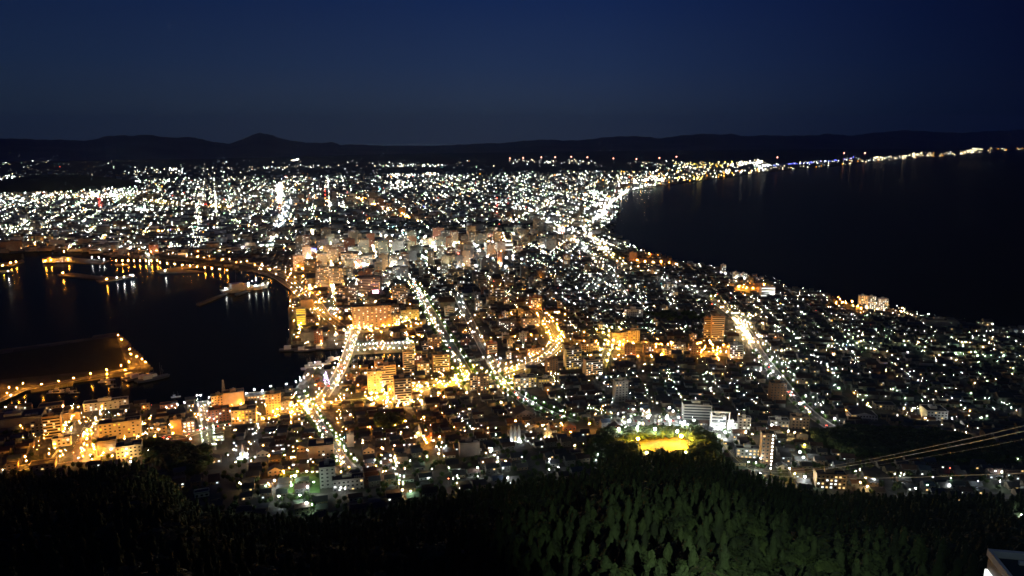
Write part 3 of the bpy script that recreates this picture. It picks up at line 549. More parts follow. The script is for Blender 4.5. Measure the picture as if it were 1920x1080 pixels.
B(122, 152, 790, 770, 'tan', 'plain', 'sloped black roof hall left of the red lit cars', cat='hall', name='hall')
B(163, 238, 768, 748, 'white', 'windows', 'long pinkish quay building with white lit windows at both ends', cat='building', name='quay_building', phrase='the long pinkish quay building', lit=.3, pane='white', k=.25)
B(192, 264, 822, 784, 'cream', 'windows', 'yellow lit western style building with three rows of windows', cat='building', name='historic_building', phrase='the yellow lit historic building', lit=.25, pane='yellow', k=.35, maxwin=36)
B(222, 268, 860, 830, 'cream', 'windows', 'smaller yellow lit building with black roof near the forest edge', cat='building', name='historic_building', phrase='the small yellow forest edge building', lit=.25, pane='yellow', k=.6)
B(186, 220, 852, 822, 'dark', 'plain', 'dark square roofed hall between the orange square and the yellow building', cat='hall', name='hall')
B(266, 280, 797, 788, 'tan', 'windows', 'small orange house right of the yellow historic building', cat='house', name='house', lit=.2)
B(281, 312, 812, 793, 'tan', 'windows', 'orange lit building with bright upper windows in the quay street', cat='building', name='street_building', lit=.5)
B(322, 342, 815, 780, 'tan', 'plain', 'tall thin orange end wall building in the quay street', cat='building', name='street_building')
B(345, 366, 810, 787, 'dark', 'windows', 'dark building with cold white lit windows in the quay street', cat='building', name='street_building', lit=.8, pane='white')
B(302, 332, 767, 755, 'brick', 'windows', 'long low orange brick warehouse at the water', cat='warehouse', name='warehouse', lit=.2)
B(266, 281, 768, 757, 'tan', 'windows', 'small square orange kiosk at the water', cat='kiosk', name='kiosk', lit=.4)
B(392, 430, 791, 764, 'brick', 'windows', 'orange brick warehouse right of the blue white lamp path', cat='warehouse', name='warehouse', phrase='the orange brick warehouse', lit=.12)
B(436, 482, 794, 764, 'cream', 'windows', 'yellow hall with big arched windows in the quay street', cat='hall', name='arched_hall', phrase='the yellow arched hall', lit=.5, pane='yellow')
B(398, 424, 762, 741, 'tan', 'windows', 'lower wing of the brewery style building by the water', cat='building', name='waterside_wing', lit=.2)
B(422, 458, 762, 734, 'tan', 'plain', 'large blank orange grey hall by the water with a flat top', cat='hall', name='waterside_hall', phrase='the blank waterside hall')
B(460, 500, 750, 740, 'cream', 'windows', 'low bright quay hall right of the blank waterside hall', cat='hall', name='quay_hall', lit=.5)
B(102, 134, 838, 817, 'white', 'windows', 'pale green lit round ended building beside the orange square', cat='building', name='round_building', phrase='the pale green square building', lit=.3, pane='mint')
B(60, 105, 880, 866, 'cream', 'windows', 'low yellow lit terrace at the forest edge on the far left', cat='building', name='terrace', lit=.3, pane='yellow')
B(15, 35, 880, 868, 'tan', 'windows', 'orange lit house at the forest edge, far left corner', cat='house', name='house', lit=.3)
B(440, 478, 806, 798, 'dark', 'windows', 'long dark building with a row of white lit windows below the yellow arched hall', cat='building', name='street_building', lit=1, pane='white')
B(400, 420, 826, 813, 'white', 'windows', 'white building with eight bright round lit windows', cat='building', name='street_building', lit=1, pane='white')
B(601, 630, 915, 868, 'grey', 'windows', 'pale green lit school wing with black roof', cat='school', name='school', phrase='the pale green lit school', lit=.03, k=1.1)
B(625, 682, 918, 893, 'grey', 'windows', 'lower pale school wing facing the forest', cat='school', name='school', lit=.05, k=.4)
B(843, 855, 795, 774, 'cream', 'gable', 'small cream church with a lit belfry front', cat='church', name='church', phrase='the small cream church', lit=.1)
B(1054, 1080, 808, 790, 'brick', 'gable', 'orange lit gabled temple hall right of the mint street', cat='temple', name='temple', lit=0)
B(1138, 1172, 812, 790, 'brick', 'gable', 'brown gabled temple front with white lit eaves beside the car park', cat='temple', name='temple', phrase='the brown gabled temple', lit=.2, pane='white')
B(960, 1004, 788, 757, 'dark', 'gable', 'great dark unlit temple roof beside the mint street', cat='temple', name='temple', phrase='the great dark temple roof', lit=0, k=.8)
B(860, 900, 856, 826, 'dark', 'plain', 'unlit dark slab building at the bottom of the town', cat='building', name='slab_building', phrase='the unlit dark slab', k=.4)
B(482, 505, 856, 838, 'cream', 'gable', 'yellow lit gabled house with bright front, lower left', cat='house', name='gabled_house', lit=.1)
B(503, 532, 892, 870, 'tan', 'gable', 'orange lit gabled house above the school trees', cat='house', name='gabled_house', lit=.1)
B(549, 577, 848, 828, 'tan', 'gable', 'orange gabled house left of the big tan building', cat='house', name='gabled_house', lit=.2)
B(388, 415, 868, 850, 'tan', 'gable', 'steep gabled house with five lit windows by the wooded park', cat='house', name='gabled_house', lit=.6, phrase='the steep house by the park')
B(366, 392, 932, 920, 'white', 'windows', 'pair of pink white terraces at the forest edge, lower left', cat='house', name='terrace_house', lit=.3, pane='white')
B(908, 931, 473, 455, 'white', 'office', 'glaring white department store, left part of a long row', cat='store', name='department_store', lit=1, pane='white')
B(932, 962, 472, 456, 'white', 'office', 'glaring white department store, right part of a long row', cat='store', name='department_store', phrase='the glaring white store', lit=1, pane='white')
B(792, 814, 463, 447, 'cream', 'windows', 'yellowish tower left of the glaring white store', phrase='the yellowish tower by the store', lit=.5)
B(938, 945, 497, 472, 'dark', 'plain', 'dark slab with two vertical orange floodlit strips, left strip')
B(951, 958, 497, 472, 'dark', 'plain', 'dark slab with two vertical orange floodlit strips, right strip', phrase='the orange striped dark slab')
B(640, 674, 500, 474, 'tan', 'balcony', 'broad tan block among the tall buildings behind the harbour', phrase='the broad tan block', lit=.3)
B(676, 704, 500, 477, 'grey', 'balcony', 'broad grey block right of the broad tan one', lit=.35)
B(700, 727, 472, 451, 'brick', 'balcony', 'reddish block under a red mast light', phrase='the reddish block under the red light', lit=.3)
B(626, 648, 486, 465, 'brick', 'windows', 'orange lit block with a bright rooftop', lit=.3)
B(742, 757, 470, 450, 'grey', 'balcony', 'pair of slim grey towers, front one', lit=.3)
B(736, 766, 520, 500, 'grey', 'windows', 'grey office right of the broad grey block', lit=.5, pane='white')
B(818, 840, 510, 497, 'brown', 'balcony', 'brown balcony block in the dark quarter right of the centre', phrase='the brown balcony block', lit=.2)
B(840, 870, 528, 506, 'tan', 'balcony', 'orange lit block beside the yellow parking light', lit=.3)
B(886, 905, 534, 512, 'dark', 'balcony', 'dark tower beside the orange lit one', lit=.2)
B(916, 945, 567, 539, 'brown', 'balcony', 'brown tower at the head of the amber road', phrase='the brown tower at the amber road head', lit=.3)
B(992, 1016, 580, 556, 'brick', 'balcony', 'pinkish block with white balcony rows right of the amber road', phrase='the pinkish balcony block', lit=.35)
B(976, 1013, 614, 596, 'grey', 'grid', 'square grey office with a window grid left of the amber road', phrase='the grey grid office', lit=.4)
B(931, 968, 618, 600, 'dark', 'windows', 'dark office with dotted white windows left of the grey grid office', lit=.4, pane='white')
B(1055, 1068, 506, 478, 'brick', 'balcony', 'slim red brown tower above the middle quarter', lit=.3)
B(1170, 1205, 594, 579, 'white', 'windows', 'pale school building in the middle of the dark low quarter', cat='school', name='school', phrase='the pale school in the low quarter', lit=.2, pane='white')
B(1240, 1268, 544, 532, 'white', 'balcony', 'white long block with lit floors in the low quarter', lit=.5, pane='white')
for q in [(1170, 1191, 648, 668, 'brown'), (1205, 1226, 662, 645, 'tan'), (1262, 1285, 664, 645, 'cream'), (1290, 1313, 664, 648, 'tan'), (1085, 1120, 660, 643, 'tan'), (985, 1018, 668, 652, 'brown'), (1240, 1258, 668, 652, 'cream')]:
    b_, t_ = max(q[2], q[3]), min(q[2], q[3]); B(q[0], q[1], b_, t_, q[4], 'windows', None, auto='orange lit block on the orange street', lit=.2, group='low blocks along the orange street')
B(82, 106, 492, 485, 'tan', 'windows', 'orange lit shed on the far left pier, left one', cat='shed', name='pier_shed', lit=.3, pane='amber', k=.3)
B(108, 134, 491, 483, 'cream', 'windows', 'orange lit shed on the far left pier, right one', cat='shed', name='pier_shed', lit=.3, pane='amber', k=.3, phrase='the orange far pier sheds')
B(5, 40, 471, 452, 'brown', 'plain', 'big dull brown block on the far left shore of the harbour', cat='building', name='shore_block')
B(182, 219, 470, 459, 'grey', 'plain', 'long pale grey hall on the far shore of the harbour', cat='hall', name='shore_hall')
B(281, 298, 478, 459, 'brick', 'windows', 'orange red block beside the far harbour road', cat='building', name='shore_block', lit=.2, pane='amber')
B(335, 352, 482, 474, 'white', 'office', 'low white market building on the far harbour shore', cat='building', name='market_building', lit=.5)
# the pink box sign, blue roof sign
def rooftop_sign(x, y, w, h, m, label):
    X, Y, Z = (float(q) for q in P(x, y+14)); r = math.hypot(X, Y); u, F, U = raydir(x, y); z = CAMZ+float(U)/math.hypot(float(u), float(F))*r
    o = empty('illuminated_sign', (X, Y, z), R(14)); MB().box(-w/2, w/2, -.6, .6, -h/2, h/2, m).obj('sign_panel', o)
    MB().box(-w*.3, -w*.25, -.2, .2, -h/2-6, -h/2, METAL).box(w*.25, w*.3, -.2, .2, -h/2-6, -h/2, METAL).obj('support', o); tag(o, label, 'sign')
rooftop_sign(705, 548, 11, 8, PM['pink'], 'glowing pink box sign on the roof of the low dark hall')
rooftop_sign(586, 468, 22, 6, PM['blue'], 'blue lit sign panel on a white tower behind the elevated road')
# downtown: further apartment and office blocks, one thing each
mid = []
def clash(X, Y, r=0):
    for a, b, c in HERO:
        if (X-a)**2+(Y-b)**2 < (c+r)**2: return True
    return False
def nearroad(X, Y, ex=0):
    X = np.atleast_1d(X); Y = np.atleast_1d(Y); m = np.zeros(len(X), bool)
    for Q, hw in ROADSEG:
        q = Q[::2]; d = np.full(len(X), 1e9)
        for i in range(0, len(q), 40):
            s = q[i:i+40]; d = np.minimum(d, np.min((X[:, None]-s[None, :, 0])**2+(Y[:, None]-s[None, :, 1])**2, 1))
        m |= d < (hw+ex+3)**2
    return m
zones = [(560, 940, 455, 522, 84, 15, 32), (600, 960, 520, 600, 30, 10, 22), (480, 720, 372, 392, 22, 8, 14), (960, 1070, 430, 475, 18, 12, 22), (860, 1060, 520, 700, 22, 10, 22), (1060, 1420, 500, 640, 14, 8, 16), (640, 900, 640, 750, 10, 10, 20), (0, 500, 400, 465, 14, 6, 12), (700, 1100, 395, 450, 22, 7, 14), (1120, 1230, 345, 380, 10, 6, 10)]
for x0, x1, y0, y1, n, h0, h1 in zones:
    k = 0; tries = 0
    while k < n and tries < 900:
        tries += 1; x = random.uniform(x0, x1); y = random.uniform(y0, y1); X, Y, Z = (float(q) for q in P(x, y))
        if water(np.array([X]), np.array([Y]))[0] or nearroad(X, Y, 8)[0] or clash(X, Y, 14): continue
        w = random.uniform(.8, 1.5)*(12 if y > 500 else 15 if y > 440 else 11); h = random.uniform(h0, h1)
        wl = random.choice(['cream', 'grey', 'white', 'tan', 'brown', 'dark', 'grey', 'tan', 'brick'])
        B(x-w/2, x+w/2, y, y-h, wl, random.choice(['balcony', 'balcony', 'windows', 'grid'] if y > 440 else ['windows', 'balcony']), None, auto='%s city block' % wl, lit=random.uniform(.1, .6), group='tall and middling blocks of the city centre', maxwin=14 if y > 440 else 6, yaw=R(14)+random.choice([0, 0, R(90)])*0, pane=random.choice(['warm', 'white', 'warm', 'amber']), roofm=random.choice([0, 3])); k += 1
# ================================================================== LOW HOUSES
WOODS = [wpoly([(262, 850), (300, 838), (388, 832), (394, 880), (372, 905), (320, 900), (280, 872)], 35), wpoly([(1520, 812), (1600, 792), (1760, 800), (1800, 812), (1930, 850), (1930, 892), (1600, 885), (1540, 850)], 25), wpoly([(1195, 590), (1300, 586), (1330, 600), (1260, 606)], 3),
         wpoly([(1130, 812), (1300, 810), (1345, 835), (1340, 880), (1180, 880), (1100, 872)], 40), wpoly([(700, 775), (745, 770), (752, 800), (705, 805)], 15), wpoly([(0, 668), (212, 634), (238, 660), (235, 675), (200, 690), (60, 712), (-100, 715), (-100, 680)], 3), wpoly([(1150, 772), (1290, 772), (1310, 815), (1130, 812)], 35)]
OPEN = [wpoly([(180, 790), (185, 765), (150, 775), (135, 800), (100, 860), (120, 872), (180, 866), (195, 820)], 12), WOODS[6], wpoly([(598, 655), (660, 648), (660, 700), (600, 738), (560, 730)], 3), wpoly([(1372, 535), (1440, 527), (1442, 552), (1375, 548)], 3), wpoly([(1188, 480), (1290, 490), (1280, 498), (1190, 494)], 3)]
def cellgrid(yaw, cs, rs, every, rmax, xr, yr):
    c, s = math.cos(yaw), math.sin(yaw)
    U_, V_ = np.meshgrid(np.arange(-2600, 2600, cs), np.arange(-300, 3400, rs))
    iu = np.round(U_/cs).astype(int); iv = np.round(V_/rs).astype(int)
    keep = (iu % every[0] != 0) & (iv % every[1] != 0)
    U_, V_ = U_[keep], V_[keep]; U_ = U_+rng.normal(0, .9, U_.shape); V_ = V_+rng.normal(0, .9, V_.shape)
    X = U_*c-V_*s; Y = U_*s+V_*c; k = (Y > 100) & (np.hypot(X, Y) < rmax); X, Y = X[k], Y[k]; Z = T(X, Y); x, y = proj(X, Y, Z)
    k = (x > xr[0]) & (x < xr[1]) & (y > yr[0]) & (y < yr[1]); X, Y, Z, x, y = X[k], Y[k], Z[k], x[k], y[k]
    a = np.arctan2(X, Y); re = np.interp(a, _az, _re); r = np.hypot(X, Y)
    k = (r > re+8) & ~water(X, Y) & ~water(X+12, Y) & ~water(X-12, Y) & ~water(X, Y-14) & ~inpoly(X, Y, ISLE)
    for w in WOODS+OPEN: k &= ~inpoly(X, Y, w)
    X, Y, Z, x, y = X[k], Y[k], Z[k], x[k], y[k]
    k = ~nearroad(X, Y, 2); X, Y, Z, x, y = X[k], Y[k], Z[k], x[k], y[k]
    k = np.ones(len(X), bool)
    for a_, b_, c_ in HERO: k &= (X-a_)**2+(Y-b_)**2 > (c_+4)**2
    return np.stack([X, Y, Z, x, y, np.full(len(X), yaw)], 1)[k]
C = np.concatenate([cellgrid(R(22), 14.5, 13, (6, 4), 3000, (-80, 450), (420, 1000)), cellgrid(R(14), 14.5, 13, (6, 4), 3000, (450, 1180), (420, 1000)), cellgrid(R(-6), 14.5, 13, (6, 4), 3000, (1180, 2000), (420, 1000))])
C = C[rng.random(len(C)) < .86]; C = C[np.argsort(np.hypot(C[:, 0], C[:, 1]))]
print('houses', len(C))
def gable_t(w, d, e, h):
    V = [(-w/2, -d/2, -2), (w/2, -d/2, -2), (w/2, d/2, -2), (-w/2, d/2, -2), (-w/2, -d/2, e), (w/2, -d/2, e), (w/2, d/2, e), (-w/2, d/2, e), (-w/2, 0, h), (w/2, 0, h)]
    F = [(0, 1, 5, 4), (1, 2, 6, 9, 5), (2, 3, 7, 6), (3, 0, 4, 8, 7)]
    g = .5; s = (h-e)/(d/2)
    V += [(-w/2-g, -d/2-g, e-g*s+.1), (w/2+g, -d/2-g, e-g*s+.1), (w/2+g, 0, h+.1), (-w/2-g, 0, h+.1), (w/2+g, d/2+g, e-g*s+.1), (-w/2-g, d/2+g, e-g*s+.1)]
    return V, F, [(10, 11, 12, 13), (13, 12, 14, 15)]
VAR = []
for i in range(14):
    w = random.uniform(8, 11.5); d = random.uniform(7, 9); e = random.choice([3.2, 5.4, 5.8]); flat = i % 5 == 4
    VAR.append(dict(w=w, d=d, e=e, h=e+(.25 if flat else random.uniform(1.6, 2.8)), wall=random.choice([0, 1, 2, 2, 3, 0, 1]), roof=random.choice([0, 1, 2, 0, 3]), flat=flat))
HM = {}
def house_me(i):
    v = VAR[i]
    V, FW, FR = gable_t(v['w'], v['d'], v['e'], v['h']); return V, FW, FR, v
def wq(w, d, x, z, m): return [(x-.7, -d/2-.08, z-.6), (x+.7, -d/2-.08, z-.6), (x+.7, -d/2-.08, z+.6), (x-.7, -d/2-.08, z+.6)]
NH = 300
# 300 nearest houses in the picture: things with parts
hi = [i for i in range(len(C)) if 0 < C[i, 3] < 1920 and C[i, 4] < 1000][:NH]; hs = set(hi)
HMS = {}
for n, i in enumerate(hi):
    X, Y, Z, x, y, yaw = C[i]; vi = random.randrange(len(VAR)); V, FW, FR, v = house_me(vi)
    if vi not in HMS: HMS[vi] = (mesh('wall', V[:10], FW, [HWALL[v['wall']]]), mesh('roof', V[10:], [tuple(q-10 for q in f) for f in FR], [ROOFS[v['roof']]]))
    o = empty('house', (X, Y, Z), yaw+random.choice([0, 0, R(90)])*0+random.gauss(0, .04)); child('wall', HMS[vi][0], o); child('roof', HMS[vi][1], o)
    ns = 1 if v['e'] < 4 else 2; lit = False
    for s in range(ns):
        for q in range(2 if v['w'] < 9.5 else 3):
            on = random.random() < .16; lit |= on
            child('window', win_me(1.5, 1.1, PM[random.choice(['warm', 'white', 'warm', 'cool'])] if on else GLASS), o, (-v['w']/2+(q+.5)*v['w']/(2 if v['w'] < 9.5 else 3), -v['d']/2, 1.6+s*2.7))
    tag(o, None, 'house', 'low houses on the streets at the foot of the mountain')
    later(o, '%s %s house, %s roof' % ('low' if ns == 1 else 'tall', WN[v['wall']], RN[v['roof']]), x, y)
bag = Bag(); rest = np.array([i for i in range(len(C)) if i not in hs]); var = rng.integers(0, len(VAR), len(rest))
for vi in range(len(VAR)):
    V, FW, FR, v = house_me(vi); m = C[rest[var == vi]]; sc_ = rng.uniform(.85, 1.2, (len(m), 3)); 
    bigm = rng.random(len(m)) < .06; sc_[bigm] *= np.array([1.7, 1.5, 1.5])
    dt = (m[:, 3] > 560) & (m[:, 3] < 1000) & (m[:, 4] < 640); bm2 = dt & (rng.random(len(m)) < .35); sc_[bm2] *= np.array([1.3, 1.3, 1.9])
    bag.tile(V, FW+FR, [HWALL[v['wall']]]*len(FW)+[ROOFS[v['roof']]]*len(FR), m[:, :3], m[:, 5], sc_)
    for mt_, pr in ((PM['warm'], .10), (PM['white'], .10), (PM['cool'], .04), (GLASS, .5)):
        k = rng.random(len(m)) < pr
        if k.any():
            zz = 1.6 if v['e'] < 4 else random.choice([1.6, 4.2]); xx = random.uniform(-v['w']*.3, v['w']*.3)
            bag.tile(wq(v['w'], v['d'], xx, zz, 0), [(0, 1, 2, 3)], [mt_], m[k][:, :3], m[k][:, 5], sc_[k])
# bigger flat blocks and sheds farther out
n = 5200; xx = rng.uniform(-60, 1500, n); yy = 318+160*rng.random(n)**.8
X, Y, Z = P(xx, yy); k = ~water(X, Y) & (np.hypot(X, Y) < 9000) & (np.hypot(X, Y) > 2300)
X, Y, Z = X[k], Y[k], Z[k]
k = ~nearroad(X, Y, 4); X, Y, Z = X[k], Y[k], Z[k]
for wi in (0, 1, 2, 3):
    s = slice(wi, None, 4); m = len(X[s])
    bag.tile(boxv(-1, 1, -1, 1, 0, 1), BOXF[:4]+[BOXF[4]], [WALLS[wi]]*4+[ROOFS[3 if wi % 2 else 0]], np.stack([X[s], Y[s], Z[s]], 1), np.full(m, R(14)), np.stack([rng.uniform(5, 22, m), rng.uniform(4, 12, m), rng.uniform(4, 13, m)+12*(rng.random(m) < .08)], 1))
tag(bag.build('distant_houses'), 'carpet of small dark roofed houses and sheds spreading over the whole isthmus', 'houses', kind='stuff')
# ================================================================== FREE LIGHTS OVER THE TOWN
def vnoise(x, y, s, seed):
    g = np.random.default_rng(seed).random((64, 64)); u = x/s; v = y/s; iu = np.floor(u).astype(int); iv = np.floor(v).astype(int); fu = u-iu; fv = v-iv
    fu = fu*fu*(3-2*fu); fv = fv*fv*(3-2*fv); G = lambda a, b: g[a % 64, b % 64]
    return (G(iu, iv)*(1-fu)+G(iu+1, iv)*fu)*(1-fv)+(G(iu, iv+1)*(1-fu)+G(iu+1, iv+1)*fu)*fv
TOPX = [-60, 0, 20, 60, 110, 200, 240, 330, 420, 500, 560, 640, 700, 850, 960, 1040, 1100, 1200, 1300, 1430, 1500]
TOPY = [332, 332, 328, 342, 357, 349, 340, 334, 330, 331, 330, 329, 326, 326, 325, 320, 312, 308, 306, 305, 312]
def scatter(n, x0, x1, y0, y1, snap, dens=1.0, seed=1, topcut=True):
    x = rng.uniform(x0, x1, n); y = rng.uniform(y0, y1, n)
    if topcut: k = y > np.interp(x, TOPX, TOPY)+4*rng.random(n); x, y = x[k], y[k]
    X, Y, Z = P(x, y)
    th = np.where(x < 450, R(22), np.where(x < 1180, R(14), R(-6))); c, s = np.cos(th), np.sin(th)
    u = X*c+Y*s; v = -X*s+Y*c
    w = rng.random(len(u)) < .5
    u = np.where(w, np.round(u/snap)*snap+rng.normal(0, 1.5, len(u)), u); v = np.where(~w, np.round(v/(snap*.6))*snap*.6+rng.normal(0, 1.5, len(u)), v)
    X = u*c-v*s; Y = u*s+v*c; Z = T(X, Y); a = np.arctan2(X, Y); r = np.hypot(X, Y)
    k = ~water(X, Y) & (r > np.interp(a, _az, _re)+15)
    for wd in WOODS[:6]: k &= ~inpoly(X, Y, wd)
    X, Y, Z, r = X[k], Y[k], Z[k], r[k]; x, y = proj(X, Y, Z)
    den = vnoise(x, y*2.2, 46, seed)*.6+vnoise(x, y*2.2, 17, seed+1)*.4
    k = rng.random(len(x)) < np.clip((den-.18)*1.9, .06, 1)
    return X[k], Y[k], Z[k], x[k], y[k], r[k], den[k]
# amber-ness of the town by place
ABL = [(610, 850, 190, 60, .45), (620, 760, 260, 60, .9), (150, 830, 200, 60, .8), (690, 600, 80, 40, .75), (440, 775, 150, 45, .9), (1000, 600, 60, 70, .7), (560, 540, 70, 60, .7), (1250, 660, 140, 22, .9), (880, 715, 120, 30, .9), (700, 700, 110, 60, .6), (1090, 690, 50, 30, .4), (1210, 490, 60, 12, .9), (1405, 540, 40, 14, .9), (1590, 570, 40, 10, .8), (100, 480, 130, 22, .7), (330, 488, 180, 14, .7), (650, 380, 160, 14, .3), (1080, 800, 60, 25, .5), (1300, 330, 120, 22, .35)]
def amberness(x, y):
    a = np.full(np.shape(x), .035)
    for cx, cy2, rx, ry, w in ABL: a = np.maximum(a, w*np.exp(-((x-cx)/rx)**2-((y-cy2)/ry)**2))
    return a
far = Bag(); gl = []
def classes(x, y):
    a = amberness(x, y); q = rng.random(len(x)); out = np.empty(len(x), object)
    base = rng.choice(['white', 'white', 'white', 'warm', 'warm', 'cool', 'mint'], len(x)); right = (x > 1100) & (y > 600)
    base = np.where(right & (rng.random(len(x)) < .3), 'mint', base)
    out[:] = base; out[q < a] = 'amber'; out[(q >= a) & (q < a*1.35)] = 'warm'
    t = rng.random(len(x)); out[t < .012] = 'red'; out[(t > .012) & (t < .017)] = 'cyan'; out[(t > .017) & (t < .019)] = 'blue'
    return out
# street and house lamps near and middle distance that really light their surroundings
for n, x0, x1, y0, y1, snap, seed, *bo in [(2200, -40, 1900, 470, 600, 58, 3), (1150, 540, 1600, 560, 720, 58, 5), (520, 480, 1150, 640, 790, 58, 7), (480, 1100, 1940, 620, 800, 58, 9), (260, 0, 560, 760, 870, 45, 11), (420, 380, 1120, 780, 930, 45, 13), (150, 1380, 1930, 640, 790, 50, 15), (50, 1560, 1930, 890, 925, 30, 17), (1500, -40, 1160, 425, 480, 60, 19), (120, 1180, 1420, 700, 810, 40, 21), (470, 560, 970, 440, 515, 60, 61, 2.3, 18), (160, 480, 760, 500, 560, 50, 63, 1.5, 10), (120, 1160, 1370, 644, 674, 20, 65, 1.3, 6, 'amber'), (230, 490, 800, 560, 640, 30, 87, 1.0, 9, 'amber'), (170, 560, 830, 640, 765, 25, 89, 1.0, 8, 'amber'), (90, 860, 1060, 590, 740, 25, 91, .9, 8, 'amber'), (26, 600, 720, 500, 560, 30, 93, 1.0, 12, 'amber'), (26, 1110, 1165, 620, 690, 20, 67, 1.2, 6, 'yellow'), (24, 1400, 1480, 650, 720, 25, 69, 1.0, 7, 'white'), (70, 1560, 1900, 640, 672, 30, 71, 1.2, 5, 'mint'), (60, 1165, 1290, 778, 812, 12, 73, 1.5, 7, 'white'), (90, 1380, 1430, 590, 650, 30, 75, 1.3, 7, 'warm'), (110, 820, 960, 690, 735, 20, 77, 1.3, 7, 'yellow'), (60, 690, 790, 725, 765, 20, 79, 1.4, 7, 'amber'), (80, 360, 620, 755, 790, 20, 81, 1.2, 6, 'amber'), (60, 120, 280, 785, 860, 18, 83, 1.2, 6, 'amber'), (120, 1000, 1160, 395, 470, 50, 85, 1.5, 9)]:
    X, Y, Z, x, y, r, den = scatter(n, x0, x1, y0, y1, snap, seed=seed); c = classes(x, y)
    if len(bo) > 2: c = np.array([random.choice([bo[2], bo[2], 'warm']) for _ in X], object)
    for i in range(len(X)):
        if bo: lamps.append((X[i], Y[i], Z[i], c[i], .48*bo[0]*random.uniform(.5, 1.15)*(r[i]/1500)**.5, random.uniform(.4, 1)*bo[1])); continue
        b = math.exp(random.gauss(-.95, .42)); lamps.append((X[i], Y[i], Z[i], c[i], min(.8, .43*b*(r[i]/1500)**.5), random.choice([4.5, 6, 7.5])))
# far carpet: bulbs of lamp clusters, signs and floodlit yards
def farlights(n, x0, x1, y0, y1, snap, seed, br=1.0, topcut=True, cls=None, size=1.0):
    X, Y, Z, x, y, r, den = scatter(n, x0, x1, y0, y1, snap, seed=seed, topcut=topcut); c = classes(x, y) if cls is None else np.array([random.choice(cls) for _ in X], object)
    b = np.exp(rng.normal(-.35, .75, len(X)))*(.5+1.1*den)*br
    lvl = np.where(b < .6, 0, np.where(b < 1.25, 1, 2)); R_ = r*.00026*np.clip(b, .5, 2.0)**.5*size
    for k in set(c):
        for l in range(3):
            m = (c == k) & (lvl == l)
            if m.any(): far.tile(OCT_V, OCT_F, [FM[(k, l)]]*8, np.stack([X[m], Y[m], Z[m]+7+R_[m]], 1), None, np.stack([R_[m]]*3, 1))
farlights(12500, -40, 1250, 322, 470, 70, 31)
farlights(3600, -40, 1250, 330, 400, 110, 33, 1.3)
farlights(2400, 0, 620, 350, 470, 80, 35, 1.4)
farlights(3400, 560, 1160, 440, 560, 60, 37, 1.0, size=.9)
farlights(1800, 1000, 1700, 470, 640, 55, 39, .8, size=.8)
farlights(420, 1560, 1930, 590, 720, 50, 43, .9, size=.8)
farlights(420, 1080, 1240, 345, 440, 50, 45, 2.5)
farlights(260, 1180, 1440, 312, 344, 70, 47, 1.6, topcut=False)
def row(pts, n, jx, jy, cls, lvl, size=1.0, h=6, pw=1.0):
    P_ = np.array(pts, float); L = np.concatenate([[0], np.cumsum(np.hypot(*np.diff(P_, axis=0).T))]); t = L[-1]*rng.random(n)**pw
    x = np.interp(t, L, P_[:, 0])+rng.normal(0, jx, n); y = np.interp(t, L, P_[:, 1])+rng.normal(0, jy, n); X, Y, Z = P(x, y)
    k = ~water(X, Y); X, Y, Z = X[k], Y[k], Z[k]; n = len(X)
    r = np.hypot(X, Y)*.00034*size*rng.uniform(.6, 1.4, n)
    c = np.array([random.choice(cls) for _ in range(n)], object); l = np.array([random.choice(lvl) for _ in range(n)])
    for a in set(c):
        for b in set(l):
            m = (c == a) & (l == b)
            if m.any(): far.tile(OCT_V, OCT_F, [FM[(a, b)]]*8, np.stack([X[m], Y[m], Z[m]+h+r[m]], 1), None, np.stack([r[m]]*3, 1))
ww = ['white', 'warm', 'warm', 'white', 'cool']
row([(235, 327), (290, 322), (345, 326)], 45, 6, 3.0, ww, [0, 1, 1]); row([(322, 319), (345, 322)], 14, 3, 2.0, ww, [2], 1.2); row([(385, 325), (420, 318), (480, 317)], 25, 6, 4.1, ww, [0, 1]); row([(495, 316), (560, 314), (635, 313)], 33, 4, 1.6, ww, [0, 1]); row([(548, 302), (560, 300)], 9, 1.5, .8, ['warm', 'white'], [2], 1.3)
row([(495, 315), (503, 316)], 5, 1, 1.4, ww, [1]); row([(705, 310), (760, 311), (830, 312)], 52, 5, 1.9, ww, [0, 1, 2], 1.0); row([(740, 330), (780, 331), (820, 326)], 45, 6, 2.2, ww, [1, 2, 2], 1.2); row([(730, 345), (770, 350)], 30, 7, 4.1, ww, [2], 1.2); row([(955, 303), (1040, 304)], 30, 6, 1.6, ww, [0, 1]); row([(1025, 305), (1033, 305)], 8, 2, 1.4, ww, [2])
row([(1057, 303), (1115, 305)], 27, 3, 2.2, ww, [0, 1, 1]); row([(1200, 308), (1250, 310)], 19, 5, 2.0, ww, [0, 1]); row([(1260, 308), (1330, 309), (1430, 305)], 90, 3, 3.0, ['warm', 'yellow', 'warm', 'white'], [1, 2, 1], 1.0); row([(1370, 311), (1430, 305)], 52, 3, 2.0, ww, [2], 1.0)
row([(1360, 324), (1440, 320)], 45, 4, 2.7, ['warm', 'white', 'amber'], [1, 2], 1.1); row([(1180, 345), (1290, 335), (1360, 330)], 90, 5, 4.1, ['warm', 'amber', 'yellow', 'white'], [1, 2, 2], 1.1)
row([(1440, 319), (1500, 314), (1580, 309), (1700, 297), (1800, 288), (1900, 280), (1990, 276)], 187, 3, 3.0, ['warm', 'warm', 'white', 'amber'], [0, 1, 1], .9); row([(1500, 306), (1600, 302), (1700, 295)], 45, 5, 2.7, ['warm', 'white'], [0, 1], .9); row([(1450, 311), (1560, 303), (1605, 297)], 90, 2, 0.9, ['blue', 'blue', 'blue', 'white'], [1, 1, 0], .9); row([(1420, 313), (1445, 311)], 20, 3, 1.4, ['white', 'cool'], [1, 2])
